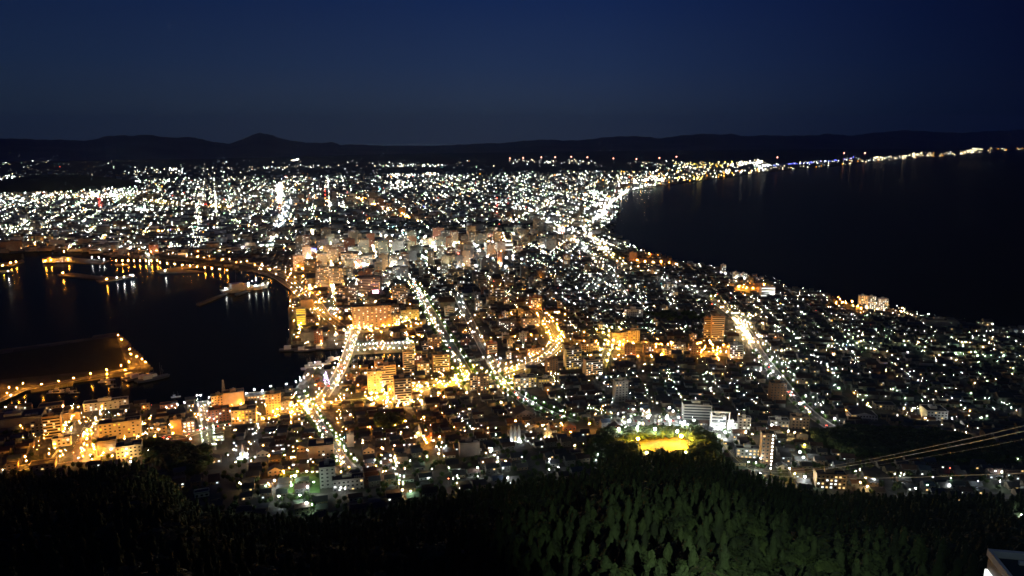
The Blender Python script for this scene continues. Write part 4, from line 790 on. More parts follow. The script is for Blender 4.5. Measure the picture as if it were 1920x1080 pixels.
row([(1640, 297), (1655, 296)], 14, 3, 1.4, ['warm'], [1, 2]); row([(1690, 294), (1745, 288)], 30, 4, 2.7, ['warm'], [1, 1, 2], 1); row([(1800, 286), (1840, 281)], 25, 4, 2.7, ['warm'], [1, 2]); row([(12, 331), (35, 338), (80, 345), (92, 352), (112, 366)], 52, 4, 3.4, ww, [1, 2, 2], 1.2); row([(258, 340), (262, 345)], 12, 3, 4.1, ['white', 'mint'], [2])
row([(150, 373), (210, 368), (265, 362)], 37, 5, 2.7, ww, [2], 1.2); row([(170, 368), (208, 366)], 14, 3, 2.7, ['white'], [2], 1.6); row([(245, 395), (285, 402)], 45, 9, 5.4, ['white', 'white', 'cool'], [2], 1.3); row([(0, 435), (60, 432)], 45, 12, 10.8, ['white', 'warm'], [2], 1.2); row([(185, 378), (192, 388)], 16, 3, 4.1, ['red'], [2], 1.2); row([(600, 384), (660, 388)], 45, 12, 4.1, ww, [2], 1.1)
row([(885, 462), (965, 466)], 45, 5, 4.1, ['white', 'white', 'warm'], [2], 1.0); row([(1150, 350), (1230, 335)], 60, 8, 5.4, ['white', 'warm'], [2], 1.1); row([(1085, 398), (1150, 380)], 67, 8, 5.4, ['white'], [2], 1.2); row([(670, 405), (700, 412)], 12, 4, 2.7, ['amber', 'red'], [1, 2]); row([(745, 405), (770, 414)], 14, 4, 2.7, ['red', 'amber'], [1, 2]); row([(1100, 362), (1150, 366)], 37, 8, 4.1, ['white'], [2], 1.1)
row([(1680, 585), (1745, 600)], 10, 8, 4.1, ['white'], [1, 2], .8); row([(1500, 545), (1540, 552)], 7, 4, 1.4, ['white'], [1, 2], .9)
farlights(9000, -40, 1250, 322, 475, 60, 101, .55, size=.6)
farlights(3500, 560, 1700, 470, 640, 55, 103, .5, size=.6)
farlights(900, -40, 1300, 302, 345, 90, 97, .5, topcut=False, size=.8)
tag(far.build('distant_lights'), 'glittering carpet of far street and house lights running to the mountains', 'lights', kind='stuff')
# ------------------------------------------------------------------ the 300 nearest lamps are things, the rest one object
lamps = [l for l in lamps if not water(np.array([l[0]]), np.array([l[1]]))[0] or l[4] > .4]
lamps = [l for l in lamps if not any((l[0]-a)**2+(l[1]-b)**2 < (c*.55)**2 for a, b, c in HERO)]
LA = np.array([(l[0], l[1], l[2], l[4], l[5]) for l in lamps]); lx, ly = proj(LA[:, 0], LA[:, 1], LA[:, 2]+LA[:, 4])
order = np.argsort(np.hypot(LA[:, 0], LA[:, 1])); near = [i for i in order if 0 <= lx[i] <= 1920 and 0 <= ly[i] <= 1080][:300]; ns = set(near)
CN = dict(amber='amber', yellow='yellow', warm='warm white', white='cold white', mint='greenish white', cool='bluish white', red='red', pink='pink', blue='blue', cyan='turquoise')
POLE = {}; HEAD = {}
for i in near:
    X, Y, Z, r, h = LA[i]; c = lamps[i][3]; rr = round(max(.2, r)*5)/5
    pm = shared(POLE, h, lambda: MB().cyl(0, 0, -1, h, .14, .08, METAL, 6).bar((0, 0, h-.05), (.9, 0, h+.15), .05, METAL).me('pole'))
    hm = shared(HEAD, (c, rr, h), lambda: MB().ball((.9, 0, h+.1+rr), rr, LM[c], 4, 6).me('lamp_head'))
    o = empty('street_lamp', (X, Y, Z), random.uniform(0, 6.28)); child('pole', pm, o); child('lamp_head', hm, o); tag(o, None, 'street lamp', 'street lamps in the near streets'); later(o, CN[c]+' street lamp', lx[i], ly[i])
lb = Bag(); restl = [i for i in range(len(lamps)) if i not in ns]
pv = [(.12, 0, 0), (-.06, .1, 0), (-.06, -.1, 0), (.07, 0, 1), (-.03, .06, 1), (-.03, -.06, 1)]
ri = np.array([i for i in restl if math.hypot(LA[i, 0], LA[i, 1]) < 1600]); lb.tile(pv, [(0, 1, 4, 3), (1, 2, 5, 4), (2, 0, 3, 5)], [METAL]*3, LA[ri][:, :3], None, np.stack([np.ones(len(ri)), np.ones(len(ri)), LA[ri][:, 4]], 1))
cl = np.array([lamps[i][3] for i in restl], object); A_ = LA[restl]
for k in set(cl):
    m = cl == k; rr = A_[m][:, 3]; lb.tile(OCT_V, OCT_F, [LM[k]]*8, np.stack([A_[m][:, 0], A_[m][:, 1], A_[m][:, 2]+A_[m][:, 4]+rr], 1), None, np.stack([rr]*3, 1))
tag(lb.build('farther_street_lamps'), 'thousands of smaller street lamps farther into the town', 'street lamps', kind='stuff'); print('lamps', len(lamps))
# ================================================================== TREES
def leafcloud(kind, n, seed):
    q = random.Random(seed); V, F = [], []
    for i in range(n):
        if kind == 'conifer':
            t = q.random()**.75; z = .08+.92*t; rr = .5*(1-t)**.62*(.72+.28*math.sin(z*23+q.random()))*(.80+.26*q.random()); a = q.uniform(0, 6.283); c = Vector((rr*math.cos(a), rr*math.sin(a), z)); up = Vector((math.cos(a), math.sin(a), .35))
        else:
            while True:
                v = Vector((q.gauss(0, 1), q.gauss(0, 1), q.gauss(0, 1))).normalized()
                if v.z > -.55: break
            lob = 1+.16*math.sin(3*math.atan2(v.y, v.x)+seed)+.13*math.sin(5*v.z+seed*2)+.10*math.sin(7*math.atan2(v.y, v.x)+4*v.z); c = Vector((v.x*.5*lob, v.y*.5*lob, .56+v.z*.42*lob))*1.0; c = c*(1-.10*q.random()); up = v
        s = (.050 if kind == 'conifer' else .058)*q.uniform(.7, 1.5)*(450/n)**.4
        u = up.normalized().orthogonal().normalized(); u.rotate(Matrix.Rotation(q.uniform(0, 6.28), 3, up.normalized())); w = up.normalized().cross(u); nn = up.normalized()
        tl = q.uniform(-.5, .5); k = len(V)
        zs = .55 if kind == 'conifer' else .7
        for a_, b_ in ((-1, -.6), (1, -.6), (.6, 1), (-.6, 1)):
            p = c+u*a_*s+w*b_*s+nn*(a_*tl*s); V.append((p.x, p.y, c.z+(p.z-c.z)*zs))
        F.append((k, k+1, k+2, k+3))
    # dark inner body so the crown is not see-through everywhere
    k = len(V); m = 8
    prof = [(.1, .30), (.35, .30), (.6, .2), (.8, .12), (.95, .02)] if kind == 'conifer' else [(.2, .15), (.4, .36), (.62, .38), (.82, .25), (.93, .03)]
    for z, r in prof:
        for j in range(m): V.append((r*math.cos(6.283*j/m), r*math.sin(6.283*j/m), z))
    for i in range(len(prof)-1):
        for j in range(m): F.append((k+i*m+j, k+i*m+(j+1) % m, k+(i+1)*m+(j+1) % m, k+(i+1)*m+j))
    return V, F
def trunk_me(): return MB().cyl(0, 0, -.12, .35, .03, .022, BARK, 6).bar((0, 0, .25), (.16, .05, .5), .01, BARK).bar((0, 0, .2), (-.14, .08, .45), .01, BARK).me('trunk')
TR = []
for i in range(6):
    kd = 'conifer' if i < 4 else 'broad'; V, F = leafcloud(kd, 1500, 50+i); TR.append((kd, mesh('crown', V, F, [LEAF if kd == 'conifer' else LEAF2]), trunk_me()))
LOW = []
for i in range(6):
    kd = 'conifer' if i < 4 else 'broad'; V, F = leafcloud(kd, 230, 80+i); LOW.append((kd, V, F))
n = 30000; a = rng.uniform(-R(41), R(41), n); r = np.sqrt(rng.uniform(120**2, 760**2, n)); re = np.interp(a, _az, _re)
X, Y = r*np.sin(a), r*np.cos(a); Z = T(X, Y); x, y = proj(X, Y, Z+6); k = (r < re-4) & (x > -60) & (x < 1980) & (y < 1130); X, Y, Z, r, x, y = (q[k] for q in (X, Y, Z, r, x, y))
cell = {}; keep = []
for i in rng.permutation(len(X)):
    key = (int(X[i]//5.5), int(Y[i]//5.5))
    if any((key[0]+p_, key[1]+q_) in cell and (cell[(key[0]+p_, key[1]+q_)][0]-X[i])**2+(cell[(key[0]+p_, key[1]+q_)][1]-Y[i])**2 < 5.1**2 for p_ in (-1, 0, 1) for q_ in (-1, 0, 1)): continue
    cell[key] = (X[i], Y[i]); keep.append(i)
keep = np.array(sorted(keep, key=lambda i: r[i])); print('forest', len(keep))
def tsize(kd): return (random.uniform(5.4, 8.8), random.uniform(9.5, 15.5)) if kd == 'conifer' else (random.uniform(8.5, 13), random.uniform(8, 11))
cnt = 0; fb = Bag(); lowlist = []
LMK += [('the louvred roof corner', 1885, 1055), ('the bottom edge under floodlit forest', 1250, 1080), ('the crest of the floodlit trees', 1380, 925)]
def trees_broad(x_, y_): return (y_ > 1000 and 1330 < x_ < 1560 and random.random() < .7) or random.random() < .13
for i in keep:
    kd = 'broad' if trees_broad(x[i], y[i]) else 'conifer'
    if cnt < 300 and 0 < x[i] < 1920 and y[i] < 1100:
        kx, cm, tm = random.choice([t for t in TR if t[0] == kd]); w, h = tsize(kd); nm = 'conifer_tree' if kd == 'conifer' else 'broadleaf_tree'
        o = empty(nm, (X[i], Y[i], Z[i]), random.uniform(0, 6.28)); c_ = child('crown', cm, o); t_ = child('trunk', tm, o); c_.scale = (w, w, h); t_.scale = (h, h, h); cnt += 1
        litz = 1000 < x[i] < 1620
        tag(o, None if litz else ('black unlit %s on the mountain slope left of the floodlit trees' if x[i] < 1000 else 'black unlit %s on the mountain slope right of the floodlit trees') % ('conifer' if kd == 'conifer' else 'broadleaf tree'), 'tree', ('floodlit trees on the near slope' if litz else 'unlit %s trees %s the floodlit ones' % (kd, 'left of' if x[i] < 1000 else 'right of')))
        if litz: later(o, 'floodlit '+('pointed conifer' if kd == 'conifer' else 'round broadleaf tree'), x[i], y[i])
    else: lowlist.append((X[i], Y[i], Z[i], kd))
for wd, nn_ in ((WOODS[0], 260), (WOODS[1], 900), (WOODS[2], 60), (WOODS[3], 520), (WOODS[4], 60), (WOODS[5], 0)):
    xs_ = [p[0] for p in wd]; ys_ = [p[1] for p in wd]; X_ = rng.uniform(min(xs_), max(xs_), nn_); Y_ = rng.uniform(min(ys_), max(ys_), nn_); k = inpoly(X_, Y_, wd) & ~water(X_, Y_)
    LW = wpoly([(1180, 822), (1294, 817), (1304, 856), (1192, 860)], 44); k &= ~inpoly(X_, Y_, LW)
    for a_, b_ in zip(X_[k], Y_[k]):
        if wd is WOODS[5] and random.random() < .85: continue
        if not clash(a_, b_, 2): lowlist.append((a_, b_, float(T(a_, b_)), 'broad'))
for _ in range(3000):        # garden trees among the houses
    q = C[random.randrange(len(C))]
    if q[4] > 560: lowlist.append((q[0]+random.choice([-7.2, 7.2]), q[1]+random.gauss(0, 2), q[2], 'small'))
HA = C[np.hypot(C[:, 0], C[:, 1]) < 1100][:, :2]; kk = 0      # scrub and trees on the unbuilt ground along the forest edge
while kk < 1100:
    a_ = random.uniform(-R(38), R(38)); re_ = float(np.interp(a_, _az, _re)); q_ = re_+abs(random.gauss(0, 90)); X_, Y_ = q_*math.sin(a_), q_*math.cos(a_); kk += 1
    if water(np.array([X_]), np.array([Y_]))[0] or np.min((HA[:, 0]-X_)**2+(HA[:, 1]-Y_)**2) < 64 or clash(X_, Y_, 2) or nearroad(X_, Y_, -2)[0] or inpoly(np.array([X_]), np.array([Y_]), LW)[0]: continue
    if any(inpoly(np.array([X_]), np.array([Y_]), w_)[0] for w_ in (OPEN[0], WOODS[6])): continue
    lowlist.append((X_, Y_, float(T(X_, Y_)), 'small'))
for li in range(6):
    kd, V, F = LOW[li]; pts = [p for j, p in enumerate(lowlist) if (p[3] == 'conifer') == (kd == 'conifer') and j % (4 if kd == 'conifer' else 2) == (li if kd == 'conifer' else li-4)]
    if not pts: continue
    A2 = np.array([(p[0], p[1], p[2]) for p in pts]); S = np.array([((lambda w_, h_: (w_, w_, h_))(*tsize(kd)) if p[3] != 'small' else (4, 4, 5)) for p in pts])
    fb.tile(V, F, [LEAF if kd == 'conifer' else LEAF2]*len(F), A2, rng.uniform(0, 6.28, len(pts)), S)
    fb.tile(pv, [(0, 1, 4, 3), (1, 2, 5, 4), (2, 0, 3, 5)], [BARK]*3, A2, None, np.stack([np.full(len(pts), 2.0)]*2+[np.full(len(pts), 4.0)], 1))
tag(fb.build('forest'), 'dark wood covering the mountain foot and the parks', 'forest', kind='stuff')
STV = [mesh('crown', *leafcloud('broad', 320, 120+i), [LEAFG]) for i in range(3)]; STT = trunk_me()
def street_trees(Q, sp, off, phrase, s=5.5):
    nn = normals(Q); L = np.concatenate([[0], np.cumsum(np.linalg.norm(np.diff(Q, axis=0), axis=1))])
    for q in np.arange(sp*.9, L[-1], sp):
        for sd in (-1, 1):
            X = float(np.interp(q, L, Q[:, 0])+np.interp(q, L, nn[:, 0])*sd*off); Y = float(np.interp(q, L, Q[:, 1])+np.interp(q, L, nn[:, 1])*sd*off); Z = float(T(X, Y))
            o = empty('street_tree', (X, Y, Z), random.uniform(0, 6)); c = child('crown', random.choice(STV), o); t = child('trunk', STT, o); w = s*random.uniform(.8, 1.2); c.scale = (w, w, w*1.2); t.scale = (w*1.2,)*3
            tag(o, None, 'tree', 'trees lining the lit avenues'); a_, b_ = proj(X, Y, Z); later(o, phrase, a_, b_)
street_trees(AV['slope'], 13, 7.5, 'green roadside tree, steep slope', 5); street_trees(AV['green'], 21, 12, 'green roadside tree, wide avenue', 6.5); street_trees(AV['mint'], 17, 8.5, 'mint roadside tree'); street_trees(AV['east'], 26, 9.5, 'dark roadside tree, white lamp avenue')
# ================================================================== SPECIAL THINGS
# yellow floodlit lawn with its two floodlights
def patch(name, pts, m, dz=.25, z=40, n=14, label=None, cat=None, kind=None):
    a, b, c, d = [np.array([float(q) for q in P(x_, y_)][:2]) for x_, y_ in pts]; V, F = [], []
    for i in range(n+1):
        for j in range(n+1):
            p = (a*(1-i/n)+b*i/n)*(1-j/n)+(d*(1-i/n)+c*i/n)*j/n; V.append((p[0], p[1], float(T(*p))+dz))
    for i in range(n):
        for j in range(n): k = i*(n+1)+j; F.append((k, k+1, k+n+2, k+n+1))
    o = link(bpy.data.objects.new(name, mesh(name, V, F, [m]))); tag(o, label, cat, kind=kind or 'structure'); return o
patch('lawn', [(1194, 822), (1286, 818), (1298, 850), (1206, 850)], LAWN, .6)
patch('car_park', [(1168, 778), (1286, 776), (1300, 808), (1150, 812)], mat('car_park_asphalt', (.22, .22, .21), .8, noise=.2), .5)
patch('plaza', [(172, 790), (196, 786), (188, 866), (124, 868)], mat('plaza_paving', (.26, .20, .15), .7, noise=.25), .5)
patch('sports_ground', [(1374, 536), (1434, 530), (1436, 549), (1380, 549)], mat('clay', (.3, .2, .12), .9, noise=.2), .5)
patch('darkened_island_grass', [(-100, 680), (218, 631), (240, 690), (-100, 722)], mat('darkened_grass', (.012, .012, .008), .95, noise=.4), .5)  # near-black sheet: the island's lack of light is put into the grass colour
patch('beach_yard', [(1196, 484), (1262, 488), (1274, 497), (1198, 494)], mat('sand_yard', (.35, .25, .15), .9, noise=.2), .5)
patch('quay', [(574, 692), (592, 694), (572, 734), (556, 728)], ASPH, .6, n=6); patch('schoolyard', [(530, 880), (598, 872), (600, 925), (520, 925)], mat('yard_grass', (.09, .18, .05), .9, noise=.3), .5)
patch('quay_apron', [(545, 590), (640, 590), (640, 652), (545, 650)], ASPH, .5)
def floodlight(x_, y_, c, r, label, h=9):
    X, Y, Z = (float(q) for q in P(x_, y_, h)); o = empty('floodlight', (X, Y, Z)); MB().cyl(0, 0, -1, h, .2, .14, METAL).bar((-1.5, 0, h), (1.5, 0, h), .12, METAL).obj('mast', o); MB().ball((0, -.4, h+r), r, LM[c]).obj('lamp_head', o); tag(o, label, 'floodlight')
floodlight(1196, 824, 'flood_yellow', 1.0, 'yellow floodlight at the left corner of the lit lawn'); floodlight(1277, 820, 'flood_yellow', 1.4, 'yellow floodlight at the right corner of the lit lawn'); floodlight(1212, 850, 'warm', .9, 'low warm white floodlight below the lit lawn'); floodlight(1285, 849, 'yellow', .8, 'yellow floodlight at the lower right of the lit lawn')
for x_, y_ in ((1180, 790), (1215, 783), (1250, 785), (1282, 796), (1160, 806), (1228, 806), (1270, 810), (1195, 803)): floodlight(x_, y_, 'white', 1.0, None, 11)
for o in [o for o in sc.collection.objects if o.name.startswith('floodlight') and 'label' not in o]: a_, b_ = proj(*o.location); tag(o, None, 'floodlight', 'white floodlights over the car park'); later(o, 'white car park floodlight', a_, b_)
LMK.append(('the yellow floodlit lawn', 1242, 836))
# cars
def car_me(m):
    b = MB().box(-2.15, 2.15, -.85, .85, .32, .85, m)
    b.add([(-1.3, -.75, .853), (1.2, -.75, .853), (1.2, .75, .853), (-1.3, .75, .853), (-.9, -.65, 1.42), (.7, -.65, 1.42), (.7, .65, 1.42), (-.9, .65, 1.42)], BOXF, GLASS)
    b.box(-.88, .68, -.63, .63, 1.423, 1.46, m)
    for a_ in (-1.3, 1.3):
        for c_ in (-.8, .8): b.bar((a_, c_-.1, .33), (a_, c_+.1, .33), .33, CARM[2], 8)
    return b.me('parked_car')
CM_ = [car_me(m) for m in CARM]; CNM = ['white', 'silver', 'black', 'red']
def cars(pts, n, phrase, group):
    a, b, c, d = pts
    for i in range(n):
        u = random.random(); v = (i % 4+.5)/4; x_ = (a[0]*(1-u)+b[0]*u)*(1-v)+(d[0]*(1-u)+c[0]*u)*v; y_ = (a[1]*(1-u)+b[1]*u)*(1-v)+(d[1]*(1-u)+c[1]*u)*v
        X, Y, Z = (float(q) for q in P(x_, y_)); k = random.choice([0, 0, 1, 2, 3] if i % 3 else [0, 1]); o = child('parked_car', CM_[k], None, (X, Y, Z+.55), R(84)+random.gauss(0, .03)); tag(o, None, 'car', group); later(o, CNM[k]+' car '+phrase, x_, y_)
cars([(1180, 783), (1280, 781), (1290, 805), (1165, 806)], 64, 'in the lit car park', 'cars on the white lit car park')
cars([(150, 790), (176, 788), (170, 830), (140, 835)], 12, 'on the orange lit square', 'cars on the orange square')
cars([(1480, 740), (1500, 742), (1510, 760), (1490, 756)], 5, 'on the white lamp avenue', 'cars on the white lamp avenue')
# cars under way on the lit avenues
HL, TL = emis('headlight', (1, .93, .8), 26, 'NONE'), emis('taillight', (1, .06, .03), 22, 'NONE'); hb = MB().ball((0, 0, 0), .26, HL, 3, 5).me('headlight'); tb = MB().ball((0, 0, 0), .26, TL, 3, 5).me('taillight')
for key, nn2, ph in (('slope', 7, 'climbing slope'), ('bridge', 14, 'bridge road'), ('green', 16, 'wide avenue'), ('amberroad', 8, 'amber road'), ('mint', 8, 'mint street'), ('east', 14, 'white avenue'), ('quay', 20, 'quay street')):
    Q = AV[key]; nn_ = normals(Q)
    for q in range(nn2):
        i = random.randrange(2, len(Q)-3); sd = random.choice([-1, 1]); p = Q[i]+nn_[i]*sd*2.2; d = (Q[i+1]-Q[i])*sd; z = float(T(*p))+.42
        o = empty('moving_car', (p[0], p[1], z), math.atan2(d[1], d[0])); cm = random.randrange(4); child('body', CM_[cm], o)
        for w_ in (-.6, .6): child('headlight', hb, o, (2.2, w_, .65)); child('taillight', tb, o, (-2.2, w_, .75))
        tag(o, None, 'car', 'cars driving with their lights on'); a_, b_ = proj(p[0], p[1], z); later(o, CNM[cm]+' car driving, '+ph, a_, b_)
# boats
def hull(L, Wd, H, m, up=MB):
    b = up(); st = [(-.5, .8), (-.3, 1), (.1, 1), (.32, .72), (.45, .3), (.5, .02)]; V = []
    for t, w in st:
        for s, z, q in ((-1, .1, .7), (-1, H*(1+.25*max(0, t)), 1), (1, H*(1+.25*max(0, t)), 1), (1, .1, .7)): V.append((t*L*(.94 if z == .1 else 1), s*w*Wd/2*q, z-.3 if z == .1 else z))
    F = []
    for i in range(len(st)-1):
        for j in range(4): k = i*4; F.append((k+j, k+(j+1) % 4, k+4+(j+1) % 4, k+4+j))
    F += [(0, 1, 2, 3), tuple(4*(len(st)-1)+q for q in (3, 2, 1, 0))]
    return b.add(V, F, m)
def boat(x_, y_, L, head, kind, label, name='fishing_boat', group=None):
    X, Y = (float(q) for q in P0(x_, y_)); o = empty(name, (X, Y, 0), R(head)); W_ = L*.24; H = max(1.2, L*.07)
    hull(L, W_, H, HULLW if kind != 'dark' else HULLD).obj('hull', o)
    MB().box(-L*.3, -L*.05, -W_*.32, W_*.32, H, H+L*.10+1.2, HULLW).box(-L*.06+.05, -L*.04+.05, -W_*.28, W_*.28, H+L*.05+.6, H+L*.08+1, GLASS).obj('wheelhouse', o)
    for t in (-.18, .22): MB().cyl(L*t, 0, H, H+L*.42+2, .12, .06, METAL).bar((L*t, 0, H+L*.3), (L*(t+.1), 0, H+L*.15), .05, METAL).obj('mast', o)
    if kind == 'ship':
        MB().box(-L*.38, L*.16, -W_*.36, W_*.36, H, H+3.2, HULLW).box(-L*.30, L*.10, -W_*.3, W_*.3, H+3.203, H+6, HULLW).box(-L*.02, L*.08, -W_*.28, W_*.28, H+6.003, H+8.6, HULLW).obj('deckhouse', o); MB().cyl(-L*.18, 0, H+6, H+12, 2, 1.7, RUST, 12).obj('funnel', o)
        for t in (-.42, -.25, -.1, .05, .2, .35, .46):
            MB().ball((L*t, -W_*.3, H+4.6), .5, LM['white']).cyl(L*t, -W_*.3, H, H+4.2, .06, .06, METAL, 5).obj('deck_lamp', o)
    tag(o, label, 'ship' if kind == 'ship' else 'boat', group)
boat(460, 545, 105, 38, 'ship', 'brightly lit white museum ship moored at the head of the harbour', 'museum_ship'); LMK.append(('the bright white museum ship', 460, 542))
for q in [(250, 704, 34, 60), (262, 707, 40, 55), (274, 708, 36, 70), (288, 710, 44, 40), (296, 706, 30, 50)]: 
    X_, Y_ = P0(q[0], q[1]); boat(q[0], q[1]+2, q[2], q[3], 'dark', None, group='dark ships moored off the island tip'); o = [o for o in sc.objects if o.name.startswith('fishing_boat')][-1]
def lastboat(ph, x_, y_):
    o = max((o for o in sc.collection.objects if o.type == 'EMPTY' and o.name.split('.')[0] == 'fishing_boat' and 'label' not in o), key=lambda o: o.name, default=None)
    return o
for o in [o for o in sc.collection.objects if o.name.split('.')[0] == 'fishing_boat']:
    a_, b_ = proj(o.location.x, o.location.y, 0); later(o, 'dark masted ship off the island tip', a_, b_)
done = {o.name for o in sc.collection.objects if o.name.split('.')[0] == 'fishing_boat'}
for q in [(206, 713, 14, 15, 'white'), (196, 717, 16, 10, 'white'), (208, 722, 15, 5, 'dark'), (214, 728, 12, 20, 'dark'), (112, 733, 18, 10, 'dark'), (122, 737, 20, 12, 'dark'), (132, 734, 16, 8, 'dark'), (139, 738, 14, 14, 'dark'), (100, 738, 16, 10, 'dark'), (548, 657, 40, 8, 'dark'), (572, 658, 34, 8, 'dark'), (606, 655, 36, 6, 'dark'), (625, 675, 30, 60, 'white'), (588, 686, 26, 15, 'white'), (604, 684, 26, 20, 'white'), (584, 692, 30, 12, 'white'), (700, 675, 16, 5, 'dark'), (330, 745, 12, 20, 'white')]:
    boat(q[0], q[1], q[2], q[3], q[4], None, 'fishing_boat' if q[4] == 'dark' else 'pleasure_boat', 'small boats moored along the harbour quays')
for o in [o for o in sc.collection.objects if o.name.split('.')[0] in ('fishing_boat', 'pleasure_boat') and o.name not in done]:
    a_, b_ = proj(o.location.x, o.location.y, 0); later(o, ('dark' if o.name.startswith('fish') else 'white')+' boat moored at the quay', a_, b_)
# piers standing in the bay
def pier(pts, h=2.6, name='pier'):
    W_ = wpoly(pts); n = len(W_); V = [(p[0], p[1], -3) for p in W_]+[(p[0], p[1], h) for p in W_]
    a = sum(W_[i][0]*W_[(i+1) % n][1]-W_[(i+1) % n][0]*W_[i][1] for i in range(n)); F = [(i, (i+1) % n, n+(i+1) % n, n+i) for i in range(n)]+[tuple(range(n, 2*n))]
    if a < 0: F = [tuple(reversed(f)) for f in F]
    tag(link(bpy.data.objects.new(name, mesh(name, V, F, [PSTONE]))), kind='structure')
PSTONE = mat('pier_stone', (.09, .085, .08), .85, noise=.3, scale=.2)
for q in [[(-60, 498), (30, 492), (42, 488), (46, 492), (20, 500), (-60, 505)], [(80, 492), (84, 484), (130, 481), (140, 485), (205, 490), (190, 496), (120, 492)], [(108, 516), (135, 513), (180, 519), (215, 521), (212, 526), (150, 522), (112, 519)], [(180, 527), (215, 523), (250, 515), (254, 519), (218, 526), (186, 530)], [(-40, 511), (20, 508), (26, 511), (-40, 515)],
          [(292, 509), (380, 495), (392, 499), (340, 506), (384, 511), (300, 513)], [(215, 497), (240, 496), (242, 499), (218, 500)], [(368, 572), (438, 545), (440, 547), (374, 574)], [(440, 553), (482, 537), (500, 527), (506, 531), (486, 541), (444, 556)]]: pier(q)
# island shore edge, its top lies under the sheet coloured dark to look unlit
# ------------------------------------------------------------------ churches with lit spires
def church(x_, y_, s, mats, lamp, label, spires=(0,)):
    X, Y, Z = (float(q) for q in P(x_, y_)); o = empty('church', (X, Y, Z), R(14)); b = MB().box(-4*s, 4*s, 0, 14*s, -1, 6*s, mats[0]); b.add([(-4*s, 0, 6*s), (4*s, 0, 6*s), (0, 0, 9*s)], [(0, 1, 2)], mats[0]); b.obj('nave', o)
    g = MB()
    for q in (-1, 1): g.add([(q*4.5*s, -.4, 5.7*s), (0, -.4, 9.2*s), (0, 14.4*s, 9.2*s), (q*4.5*s, 14.4*s, 5.7*s)], [(0, 1, 2, 3)], mats[1])
    g.obj('roof', o)
    for dx in spires:
        t = MB().box(dx-1.3*s, dx+1.3*s, -2.6*s, -.003, -1, 11*s, mats[0]); t.obj('bell_tower', o); MB().add([(dx-1.5*s, -2.8*s, 11.003*s), (dx+1.5*s, -2.8*s, 11.003*s), (dx+1.5*s, .2*s, 11.003*s), (dx-1.5*s, .2*s, 11.003*s), (dx, -1.3*s, 18*s)], [(0, 1, 4), (1, 2, 4), (2, 3, 4), (3, 0, 4), (3, 2, 1, 0)], mats[2]).obj('spire', o); sp_ = sc.collection.objects[-1]
        MB().bar((dx, -1.3*s, 18*s), (dx, -1.3*s, 20*s), .12, METAL).bar((dx-.5, -1.3*s, 19*s), (dx+.5, -1.3*s, 19*s), .12, METAL).obj('cross', sp_)
    for dx in (-5*s, 5*s): MB().ball((dx, -4*s, 1.2), .42, LM[lamp]).obj('floodlamp', o)
    for dz in (2.5, 5.5): child('window', win_me(1.2, 2.0, PM['warm']), o, (spires[0], -2.6*s, dz*s))
    tag(o, label, 'church'); HERO.append((X, Y, 12)); LMK.append(({965: 'the white three spired church', 808: 'the orange lit church', 786: 'the small cream spired church', 456: 'the bluish church', 1028: 'the cream domed church'}[x_], x_, y_))
church(965, 828, 1.0, (WALLS[2], ROOFS[3], WALLS[2]), 'white', 'white floodlit church with three pale spires in the dark lower town', (0, -4, 4)); church(808, 828, 1.0, (WALLS[6], ROOFS[1], ROOFS[1]), 'amber', 'orange lit brick church with one brown spire above the unlit slab', (0,)); church(786, 818, .8, (WALLS[0], ROOFS[3], WALLS[2]), 'warm', 'small cream lit church with one pale spire left of the brick one', (0,)); church(456, 858, .8, (WALLS[2], ROOFS[3], WALLS[2]), 'cool', 'bluish lit small church with thin spire in the lower left town', (0,))
church(1028, 818, .9, (WALLS[0], ROOFS[3], WALLS[0]), 'warm', 'cream lit church with a green white dome tower below the mint street', (0,))
# clock mast by the water, purple lit tower, lattice masts with red lights, beacons on the far hills
def mast(x_, yb, yt, name, label, mcol, lamp, w=2.2, cat='mast', red=True, group=None, bigr=1.0, nl=3):
    X, Y, Z = (float(q) for q in P(x_, yb)); r = math.hypot(X, Y); u, F, U = raydir(x_, yt); H = CAMZ+float(U)/math.hypot(float(u), float(F))*r-Z; o = empty(name, (X, Y, Z)); b = MB()
    for a_, c_ in ((-1, -1), (1, -1), (1, 1), (-1, 1)): b.bar((a_*w, c_*w, -1), (a_*w*.25, c_*w*.25, H), w*.09, mcol)
    nb = 6
    for i in range(nb):
        z0, z1 = H*i/nb, H*(i+1)/nb; w0, w1 = w*(1-.75*i/nb), w*(1-.75*(i+1)/nb)
        for s in (-1, 1): b.bar((-w0, s*w0, z0), (w1, s*w1, z1), w*.05, mcol); b.bar((w0, s*w0, z0), (-w1, s*w1, z1), w*.05, mcol)
    b.obj('lattice', o)
    for i in range(nl): MB().ball((0, 0, H*(1-i*.33)+.5), bigr, lamp).obj('warning_light' if red else 'lamp', o)
    tag(o, label, cat, group); return o
mast(420, 742, 712, 'brewery_mast', 'slim tan clock mast rising above the blank waterside hall', WALLS[3], LM['warm'], 2.0, nl=0)
for x_, yb, yt in ((525, 402, 368), (713, 454, 446), (932, 412, 372), (187, 392, 372), (1055, 445, 430), (610, 372, 352)):
    o = mast(x_, yb, yt, 'radio_mast', None, RUST, FM[('red', 2)], 5, 'mast', group='lattice masts with red lights', bigr=2.0); later(o, 'lattice radio mast with red warning lights', x_, yt)
